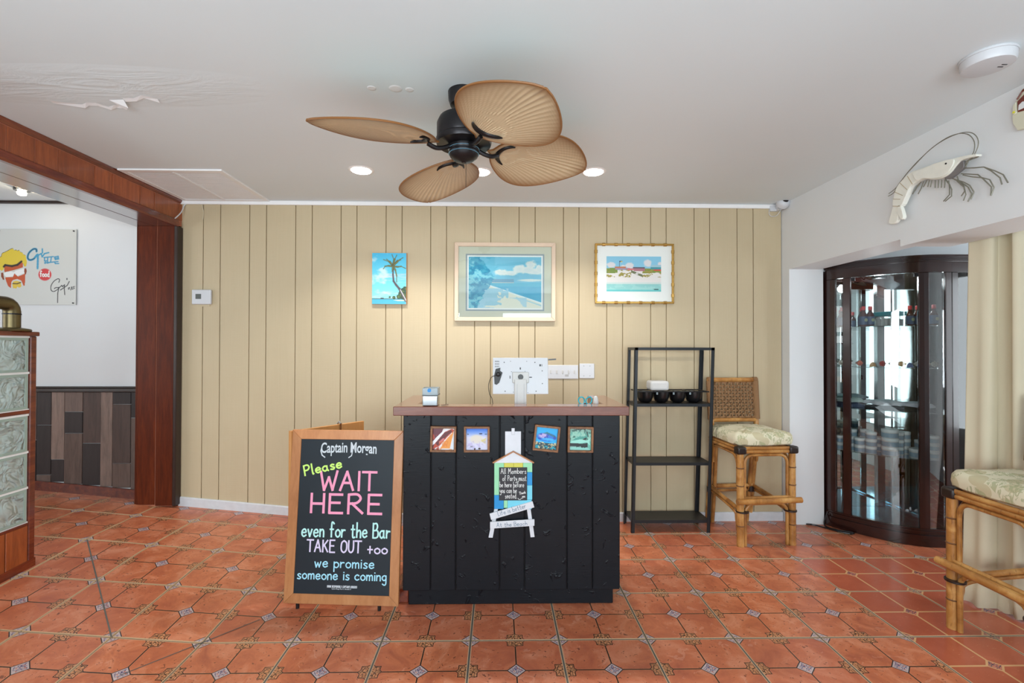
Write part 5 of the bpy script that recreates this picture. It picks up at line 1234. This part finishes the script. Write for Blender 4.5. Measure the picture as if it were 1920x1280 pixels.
obj('wall_mount', MB().cyl((HX-.024, 2.38, 2.24), (HX-.0005, 2.38, 2.24), .008).cyl((HX-.024, 2.25, 2.22), (HX-.0005, 2.25, 2.22), .008), M_bronze, sr)
obj('eye', MB().cyl((HX-.0605, 2.236, 2.238), (HX-.057, 2.236, 2.238), .0042, n=12), M_dkplast, sr)
seams = MB()
for (p, q) in (((2.552, 2.165), (2.506, 2.150)), ((2.540, 2.20), (2.49, 2.165)), ((2.506, 2.238), (2.462, 2.186)), ((2.46, 2.258), (2.43, 2.205)), ((2.556, 2.128), (2.506, 2.112))):
    seams.tube([(HX-.0505, p[0], p[1]), (HX-.0505, q[0], q[1])], .0014, 5)
obj('seam', seams, plain('tan_seam', (176, 156, 120), .5), sr)['kind'] = 'stuff'
# second wall ornament, mostly outside the frame
vo = thing('painted_wall_ornament', 'cream painted tin ornament with a dark red window, cut off by the top right edge', 'wall art', (HX, 1.88, 2.33))
def vp(n, P, m, x0, x1): obj(n, MB().prism(P, lambda a, b: (HX-x0, a, b), lambda a, b: (HX-x1, a, b)), m, vo, bev=.002)
M_cream = plain('cream_painted_tin', (214, 212, 190), .5, var=.06)
vp('body', [(1.972, 2.305), (1.975, 2.33), (1.970, 2.385), (1.962, 2.395), (1.93, 2.425), (1.70, 2.44), (1.62, 2.40), (1.60, 2.28), (1.90, 2.262), (1.955, 2.27)], M_cream, .022, .004)
vp('window_panel', [(1.950, 2.345), (1.952, 2.392), (1.92, 2.412), (1.70, 2.42), (1.68, 2.345), (1.90, 2.335)], plain('dark_red_paint', (110, 44, 34), .5), .026, .0221)
vp('door_panel', [(1.970, 2.345), (1.968, 2.385), (1.955, 2.392), (1.953, 2.345), (1.962, 2.34)], M_cream, .027, .0221)
vp('roof_strip', [(1.955, 2.402), (1.93, 2.432), (1.68, 2.446), (1.68, 2.436), (1.93, 2.422), (1.95, 2.398)], M_redh, .028, .0221)
vp('figure', [(1.946, 2.35), (1.944, 2.372), (1.93, 2.38), (1.915, 2.375), (1.912, 2.35)], M_white, .029, .0262)
vp('hub', [(1.969, 2.348), (1.967, 2.356), (1.958, 2.356), (1.958, 2.346)], plain('yellow_dot', (220, 214, 60), .5), .029, .0272)

# ------------------------------------------------------------------ curtain
plan = [(2.512, 2.470), (2.522, 2.435), (2.532, 2.405), (2.552, 2.382), (2.585, 2.392), (2.602, 2.402), (2.612, 2.372), (2.598, 2.338), (2.583, 2.318), (2.605, 2.296), (2.66, 2.305), (2.69, 2.36), (2.74, 2.35), (2.76, 2.30), (2.82, 2.305), (2.84, 2.37), (2.90, 2.36), (2.92, 2.31)]
pl_ = cat_rom([(a, b, 0) for a, b in plan], 6); nz_ = 26; vs = []
for k in range(nz_+1):
    t = k/nz_; z = 2.40*(1-t)+.003; fl_ = max(0, t-.2)/.8
    for i, p in enumerate(pl_):
        w_ = i/len(pl_); e = (1-w_)**2
        x = p.x-.018*fl_*e+.012*math.sin(i*.33)*fl_; y = p.y+.03*fl_*e-.0*fl_
        if t > .955: x -= .035*((t-.955)/.045)*(.6+.4*math.sin(i*.21)); y -= .02*((t-.955)/.045)
        vs.append((x, y, max(.004+.010*abs(math.sin(i*.25)) if k == nz_ else 0, z)))
npl = len(pl_); mb = MB(); mb.add(vs, [(k*npl+i, (k+1)*npl+i, (k+1)*npl+i+1, k*npl+i+1) for k in range(nz_) for i in range(npl-1)])
cu = obj('curtain', mb, M_curt, smooth=True); tag(cu, 'cream floor-length curtain hanging in the passage opening at the right', 'curtain')
so = cu.modifiers.new('thickness', 'SOLIDIFY'); so.thickness = .003
crod = obj('curtain_rail', MB().box(2.506, 2.97, 2.27, 2.50, 2.404, 2.42), M_trim); tag(crod, 'white curtain rail holding the cream curtain, high behind the header', 'rail')

# ------------------------------------------------------------------ display cabinets in the passage
PT = [(q.x, q.y) for q in cat_rom([(2.508, 3.565, 0), (2.535, 3.495, 0), (2.61, 3.395, 0), (2.70, 3.290, 0), (2.80, 3.205, 0), (2.90, 3.160, 0), (3.0, 3.148, 0), (3.08, 3.146, 0)], 10)]
AC = [0]
for (a, b), (c_, d_) in zip(PT[:-1], PT[1:]): AC.append(AC[-1]+math.hypot(c_-a, d_-b))
def at_x(x):
    for i in range(len(PT)-1):
        if PT[i][0] <= x <= PT[i+1][0]:
            return AC[i]+(AC[i+1]-AC[i])*(x-PT[i][0])/(PT[i+1][0]-PT[i][0])
    return 0 if x < PT[0][0] else AC[-1]
def pnt(s, off=0):
    s = min(max(s, 0), AC[-1]-1e-6); i = max(k for k in range(len(AC)) if AC[k] <= s); i = min(i, len(PT)-2)
    t = (s-AC[i])/(AC[i+1]-AC[i]); x = PT[i][0]+(PT[i+1][0]-PT[i][0])*t; y = PT[i][1]+(PT[i+1][1]-PT[i][1])*t
    j0, j1 = max(i-1, 0), min(i+2, len(PT)-1)
    dx, dy = PT[j1][0]-PT[j0][0], PT[j1][1]-PT[j0][1]; L = math.hypot(dx, dy)
    return x+dy/L*off, y-dx/L*off            # off > 0: outwards (towards the room)
def strip(s0, s1, z0, z1, o0, o1, n=None):
    """curved band between arc lengths; o0 outer offset, o1 inner offset"""
    n = n or max(1, int((s1-s0)/.03)); mb = MB(); vs = []
    for k in range(n+1):
        s = s0+(s1-s0)*k/n; a = pnt(s, o0); b = pnt(s, o1)
        vs += [(a[0], a[1], z0), (b[0], b[1], z0), (b[0], b[1], z1), (a[0], a[1], z1)]
    return mb.add(vs, [(4*k+i, 4*k+(i+1) % 4, 4*k+4+(i+1) % 4, 4*k+4+i) for k in range(n) for i in range(4)]+[(3, 2, 1, 0), tuple(4*n+i for i in range(4))])
SE = AC[-1]
cb1 = thing('display_cabinet', 'dark curved-glass display cabinet of bottles, shells and jars in the right passage', 'cabinet', (2.85, 3.45, 0))
obj('plinth', strip(0, SE, .002, .075, .012, -.02), M_cab, cb1, smooth=True)
obj('base_moulding', strip(0, SE, .0755, .118, .0, -.03), M_cab, cb1, smooth=True)
obj('base_bead', strip(0, SE, .095, .106, .008, .0), M_cab, cb1, smooth=True)
obj('frieze', strip(0, SE, 1.862, 1.935, .004, -.02), M_cab, cb1, smooth=True)
for k, (z0, z1, o_) in enumerate(((1.9352, 1.944, .016), (1.9445, 1.953, .022), (1.9535, 1.962, .028), (1.9625, 1.975, .036))): obj('crown_moulding', strip(0, SE, z0, z1, o_, -.02), M_cab, cb1, smooth=True)
def poly_in(off, y1): return [pnt(SE*k/30, off) for k in range(31)]+[(3.078, y1), (PT[0][0]+.002-off*0, y1)]
YBk = 3.652
obj('top_panel', MB().prism(poly_in(-.021, YBk), lambda a, b: (a, b, 1.925), lambda a, b: (a, b, 1.934)), M_cab, cb1)
M_deck = plain('blue_tinted_mirror_deck', (150, 200, 222), .08, .85, var=.03)
obj('deck', MB().prism(poly_in(-.031, YBk-.01), lambda a, b: (a, b, .100), lambda a, b: (a, b, .112)), M_deck, cb1)
obj('back_mirror', MB().box(2.515, 3.075, YBk-.012, YBk-.006, .113, 1.86), M_mirror, cb1)
obj('back_panel', MB().box(2.509, 3.079, YBk-.0055, YBk+.008, .002, 1.92), M_cab, cb1)
obj('back_post', MB().box(2.955, 3.012, YBk-.03, YBk-.0125, .113, 1.86), M_cab, cb1)
obj('side_panel', MB().box(2.506, 2.514, 3.566, YBk-.013, .002, 1.92), M_cab, cb1)
seg = [('stile', 2.508, 2.534, .004, -.022), ('stile', 2.560, 2.590, .004, -.022), ('stile', 2.872, 2.930, .004, -.022), ('stile', 3.036, 3.079, .004, -.022)]
for nm, a, b, o0, o1 in seg: obj(nm, strip(at_x(a), at_x(b), .1185, 1.8615, o0, o1), M_cab, cb1, bev=.003)
panes = [('glass_pane', 2.534, 2.560), ('glass_door', 2.592, 2.870), ('glass_pane', 2.930, 3.036)]
for nm, a, b in panes: obj(nm, strip(at_x(a)+.001, at_x(b)-.001, .1186, 1.8614, -.008, -.0115), M_glass, cb1, smooth=True)
for x in (2.60, 2.862):
    s_ = at_x(x); obj('hinge', strip(s_-.012, s_+.012, 1.835, 1.857, -.002, -.0075), M_bronze, cb1)
for z in (.580, .900, 1.208, 1.502):
    obj('glass_shelf', MB().prism(poly_in(-.035, YBk-.035), lambda a, b: (a, b, z-.006), lambda a, b: (a, b, z)), M_gshelf, cb1)
obj('light_box', MB().box(2.80, 2.86, 3.42, 3.48, 1.86, 1.9245), M_dkplast, cb1)
l = bpy.data.lights.new('cabinet_lamp', 'POINT'); l.energy = 2.2; l.shadow_soft_size = .03; l.color = (.9, .96, 1)
lo = bpy.data.objects.new('cabinet_lamp', l); COL.objects.link(lo); lo.location = (2.83, 3.45, 1.83)
# straight unit next to it
cb2 = thing('display_cabinet', 'straight dark display cabinet half hidden behind the cream curtain', 'cabinet', (3.45, 3.4, 0))
bx = lambda n, *a, **k: obj(n, MB().box(*a), k.pop('m', M_cab), cb2, **k)
bx('plinth', 3.0805, 3.85, 3.134, 3.60, .002, .075); bx('base_moulding', 3.0805, 3.85, 3.146, 3.60, .0755, .118)
bx('base_bead', 3.0805, 3.85, 3.138, 3.1459, .095, .106); bx('frieze', 3.0805, 3.85, 3.142, 3.166, 1.862, 1.935)
for z0, z1, o_ in ((1.9352, 1.944, .016), (1.9445, 1.953, .022), (1.9535, 1.962, .028), (1.9625, 1.975, .036)): bx('crown_moulding', 3.0805, 3.85, 3.146-o_, 3.17, z0, z1)
bx('top_panel', 3.0805, 3.85, 3.17, YBk, 1.925, 1.934); bx('back_mirror', 3.09, 3.84, YBk-.012, YBk-.006, .119, 1.86, m=M_mirror); bx('back_panel', 3.0805, 3.85, YBk-.0055, YBk+.008, .002, 1.925)
bx('side_panel', 3.842, 3.85, 3.168, YBk-.013, .119, 1.925)
for a, b in ((3.0805, 3.124), (3.212, 3.255), (3.70, 3.76), (3.81, 3.85)): bx('stile', a, b, 3.142, 3.167, .1185, 1.8615, bev=.003)
for nm, a, b in (('glass_pane', 3.1245, 3.2115), ('glass_door', 3.2555, 3.6995), ('glass_pane', 3.7605, 3.8095)): bx(nm, a, b, 3.153, 3.1565, .1186, 1.8614, m=M_glass)
for z in (.725, .895, 1.502): bx('glass_shelf', 3.09, 3.84, 3.18, YBk-.03, z-.006, z, m=M_gshelf)
bx('deck', 3.09, 3.84, 3.168, YBk-.013, .1185, .124, m=M_deck)
cord = obj('power_cord', MB().tube(cat_rom([(2.50, 3.545, .10), (2.47, 3.535, .03), (2.46, 3.50, .008), (2.50, 3.44, .006), (2.56, 3.40, .006), (2.58, 3.38, .006), (2.54, 3.37, .006), (2.48, 3.42, .007), (2.40, 3.53, .007), (2.34, 3.545, .010)], 6), .005, 6), M_dkplast, smooth=True)
tag(cord, 'black power cord curled on the tiles at the left foot of the display cabinet', 'cord')

def clear(x, y, r):
    for _ in range(40):
        i = min(range(len(PT)), key=lambda k: math.hypot(PT[k][0]-x, PT[k][1]-y)); d = math.hypot(PT[i][0]-x, PT[i][1]-y)
        if d >= r+.034: break
        q = pnt(AC[i], -1); nx, ny = q[0]-PT[i][0], q[1]-PT[i][1]; x += nx*.004; y += ny*.004
    return x, min(y, YBk-.05-r)
# bottles on the top shelf
def make_bottle(label):
    t = thing('sauce_bottle', label, 'bottle', (0, 0, 0), group='sauce bottles in the display cabinet')
    P = lambda n, mb, m: obj(n, mb, m, t, world=False, smooth=True)
    P('bottle_body', MB().lathe((0, 0, 0), [(.022, 0), (.025, .004), (.025, .078), (.020, .092), (.011, .108), (.0105, .118)], 18), plain('dark_red_sauce_glass', (70, 22, 18), .12))
    P('label_band', MB().lathe((0, 0, .012), [(.0252, 0), (.0256, 0), (.0256, .060), (.0252, .060)], 18), plain('blue_bottle_label', (46, 70, 104), .5, var=.4, vs=60))
    P('label_emblem', MB().lathe((0, -.0256, .046), [(.012, 0), (.012, .0008)], 16, Matrix.Rotation(R(90), 3, 'X')), plain('grey_yellow_emblem', (150, 154, 120), .5))
    P('cap', MB().lathe((0, 0, .1182), [(.0125, 0), (.0125, .024), (.010, .028)], 16), plain('red_cap', (190, 44, 46), .35))
    return t
bs = [(2.578, 3.50, 'red-capped sauce bottle in the narrow left pane of the cabinet'), (2.672, 3.405, 'left of two red-capped sauce bottles left of the teal-topped box'), (2.722, 3.40, 'red-capped sauce bottle just left of the teal-topped box'),
      (2.760, 3.53, 'red-capped sauce bottle behind the teal-topped box'), (2.955, 3.33, 'left of two red-capped sauce bottles right of the teal-topped box'), (3.010, 3.33, 'second red-capped sauce bottle right of the teal-topped box'), (3.045, 3.24, 'red-capped sauce bottle at the right stile of the curved cabinet')]
b0 = make_bottle(bs[0][2])
for k, (x, y, lb) in enumerate(bs):
    q = b0 if k == 0 else copy_tree(b0, label=lb)
    x, y = clear(x, y, .026)
    q.location = (x, y, 1.5025)
bxd = thing('display_box', 'clear display box with a teal top on the cabinet top shelf', 'box', (2.81, 3.36, 1.5025))
obj('clear_box', MB().prism([(2.757, 1.5025), (2.900, 1.5025), (2.89, 1.575), (2.767, 1.575)], lambda a, b: (a, 3.29, b), lambda a, b: (a, 3.292, b)).prism([(2.757, 1.5025), (2.900, 1.5025), (2.89, 1.575), (2.767, 1.575)], lambda a, b: (a, 3.418, b), lambda a, b: (a, 3.42, b)), M_pglass, bxd)
obj('teal_top', MB().box(2.762, 2.895, 3.285, 3.425, 1.5755, 1.605), plain('teal_card', (20, 130, 140), .5), bxd, bev=.002)
for k in range(3): obj('inner_card', MB().box(2.775, 2.885, 3.30+.03*k, 3.303+.03*k, 1.503, 1.55+.005*k), M_offw, bxd)
# shells
def shell_mesh(kind):
    mb = MB(); vs = []; fs = []
    if kind == 'scallop':
        n, m = 26, 7
        for j in range(m+1):
            r = .036*j/m
            for k in range(n+1):
                a = math.pi*(-.08+1.16*k/n); rr = r*(1+.07*math.sin(k*math.pi))*(1+.05*math.cos(k*2.4))
                vs.append((rr*math.cos(a), -.004-.014*(1-(j/m)**2)-.002*math.cos(k*2.1)*j/m, .004+rr*math.sin(a)*1.0))
        fs = [(j*(n+1)+k, j*(n+1)+k+1, (j+1)*(n+1)+k+1, (j+1)*(n+1)+k) for j in range(m) for k in range(n)]
        mb.add(vs, fs)
    else:
        prof = [(.001, -.036), (.006, -.030), (.008, -.024), (.013, -.018), (.014, -.010), (.022, -.004), (.020, .006), (.016, .016), (.009, .028), (.004, .038)]
        mb.lathe((0, 0, .020), [(r*(1), h) for r, h in prof], 14, Matrix.Rotation(R(90), 3, 'Y'))
        for k in range(8): 
            a = 2*math.pi*k/8; c_, s_ = math.cos(a), math.sin(a); mb.cyl((-.004, .020*c_, .020+.020*s_), (-.007, .028*c_, .020+.026*s_), .004, .001, 6)
    return mb
shc = [(226, 214, 200), (196, 90, 52), (214, 170, 120), (176, 52, 40), (230, 222, 214), (206, 150, 60), (120, 140, 190), (200, 196, 188), (150, 130, 104), (190, 180, 164)]
nm_ = ['cream', 'rust-red', 'tan', 'dark red', 'white', 'ochre', 'pale blue', 'grey-white', 'brown', 'greyish']
px_ = [2.585, 2.648, 2.700, 2.752, 2.802, 2.846, 2.888, 2.940, 2.990, 3.046]
for k in range(10):
    kd = 'scallop' if k in (2, 6) else 'conch'; x = px_[k]; y = (3.50, 3.40, 3.345, 3.31, 3.28, 3.26, 3.24, 3.23, 3.225, 3.22)[k]+.02
    o = obj('seashell', shell_mesh(kd), plain('shell_%s' % nm_[k].replace('-', '_').replace(' ', '_'), shc[k], .4, var=.3, vs=50), smooth=True, world=False)
    x, y = clear(x, y, .038 if kd == 'conch' else .05)
    o.location = (x, y, 1.2084+.008*(kd == 'conch')); o.rotation_euler = (0, 0, (1.2+.5*(k % 3)) if kd == 'conch' else .2); o.scale = (.84,)*3
    tag(o, '%s %s shell on the second glass shelf of the curved cabinet' % (nm_[k], 'fan-shaped' if kd == 'scallop' else 'spiral'), 'shell', 'seashells in the display cabinet')
# folded shirts
def cloth(x0, x1, y0, y1, z0, h, seed):
    rs = random.Random(seed); nx, ny = 16, 12; vs = []; ph = [rs.uniform(0, 6) for _ in range(6)]
    def e(u): return max(0, 1-abs(2*u-1)**6)**.5
    for top in (0, 1):
        for j in range(ny+1):
            for i in range(nx+1):
                u, v = i/nx, j/ny; x = x0+(x1-x0)*u+.006*math.sin(v*9+ph[0]); y = y0+(y1-y0)*v+.006*math.sin(u*11+ph[1])
                z = z0 if not top else z0+.004+h*(.55+.45*e(u)*e(v))*(1+.12*math.sin(u*8+ph[2])+.10*math.sin(v*9+u*5+ph[3]))
                vs.append((x, y, z))
    n1 = nx+1; N = n1*(ny+1); fs = []
    for j in range(ny):
        for i in range(nx):
            a = j*n1+i; fs += [(a, a+n1, a+n1+1, a+1), (N+a, N+a+1, N+a+n1+1, N+a+n1)]
    rim = [i for i in range(nx+1)]+[j*n1+nx for j in range(1, ny+1)]+[ny*n1+i for i in range(nx-1, -1, -1)]+[j*n1 for j in range(ny-1, 0, -1)]
    m = len(rim); fs += [(rim[i], rim[(i+1) % m], N+rim[(i+1) % m], N+rim[i]) for i in range(m)]
    return MB().add(vs, fs)
shirts = [(2.60, 2.745, 3.49, 3.61, .9012, .028, (70, 78, 100), 'folded navy blue shirt at the left end of the cabinet shelf'), (2.60, 2.745, 3.49, 3.61, .9385, .024, (176, 190, 184), 'folded pale green-grey shirt on top of the navy one'),
          (2.765, 2.925, 3.34, 3.52, .9012, .020, (28, 28, 32), 'folded black shirt at the bottom of the middle pile'), (2.765, 2.928, 3.34, 3.52, .9305, .026, (222, 222, 228), 'folded white shirt on top of the middle pile'),
          (2.945, 3.06, 3.235, 3.42, .9012, .018, (24, 24, 28), 'folded black shirt at the bottom of the right pile'), (2.944, 3.062, 3.235, 3.42, .9265, .024, (206, 206, 216), 'folded light grey shirt on top of the right pile')]
for a in shirts:
    o = obj('folded_shirt', cloth(*a[:6], int(a[0]*100+a[4]*999)), plain('shirt_cloth_%d' % int(a[4]*1e4+a[0]*10), a[6], .9, var=.1, bump=.2), smooth=True); tag(o, a[7], 'shirt', 'folded shirts in the display cabinet')
# jars
M_lid = plain('white_tin_lid', (222, 226, 226), .35, var=.05); M_jl = plain('blue_grey_jar_label', (132, 154, 170), .45, var=.2, vs=70)
def make_jar(r, h):
    t = thing('tin_jar', '', 'jar', (0, 0, 0), group='small white-lidded jars stacked in the display cabinet')
    P = lambda n, mb, m: obj(n, mb, m, t, world=False, smooth=True)
    P('jar_body', MB().lathe((0, 0, 0), [(r*.94, 0), (r*.97, .002), (r*.97, h*.68)], 20), M_offw)
    P('jar_label', MB().lathe((0, 0, h*.08), [(r*.972, 0), (r*.985, 0), (r*.985, h*.5), (r*.972, h*.5)], 20), M_jl)
    P('lid', MB().lathe((0, 0, h*.69), [(r, 0), (r*1.01, .001), (r*1.01, h*.26), (r*.97, h*.30)], 20), M_lid)
    return t
jh = .052
jA = make_jar(.034, jh); jB = make_jar(.050, .062)
spots = [(2.640, 3.415, 2, 'A', 'leftmost front'), (2.712, 3.385, 3, 'A', 'second front'), (2.800, 3.325, 3, 'B', 'wide middle'), (2.890, 3.36, 3, 'A', 'half-hidden'), (2.940, 3.255, 1, 'B', 'broad right'), (3.028, 3.235, 3, 'A', 'rightmost front'),
         (2.575, 3.53, 2, 'A', 'far left rear'), (2.655, 3.50, 3, 'A', 'left rear'), (2.745, 3.48, 3, 'A', 'middle rear'), (2.845, 3.47, 2, 'A', 'rear'), (2.965, 3.39, 3, 'A', 'right rear'), (3.035, 3.34, 2, 'A', 'far right rear')]
usedJ = {'A': False, 'B': False}; lev = {1: ('only',), 2: ('lower', 'upper'), 3: ('bottom', 'middle', 'top')}
for x, y, n_, kd, nm in spots:
    src = jA if kd == 'A' else jB; hh = jh if kd == 'A' else .062
    for k in range(n_):
        q = src if not usedJ[kd] else copy_tree(src); usedJ[kd] = True
        x, y = clear(x, y, .035 if kd == 'A' else .051)
        q.location = (x+random.uniform(-.0005, .0005), y, .5808+k*(hh*.995+.0005)); q.rotation_euler = (0, 0, random.uniform(-.5, .5))
        q['label'] = '%s white-lidded jar of the %s stack on the lowest glass shelf' % (lev[n_][k], nm)
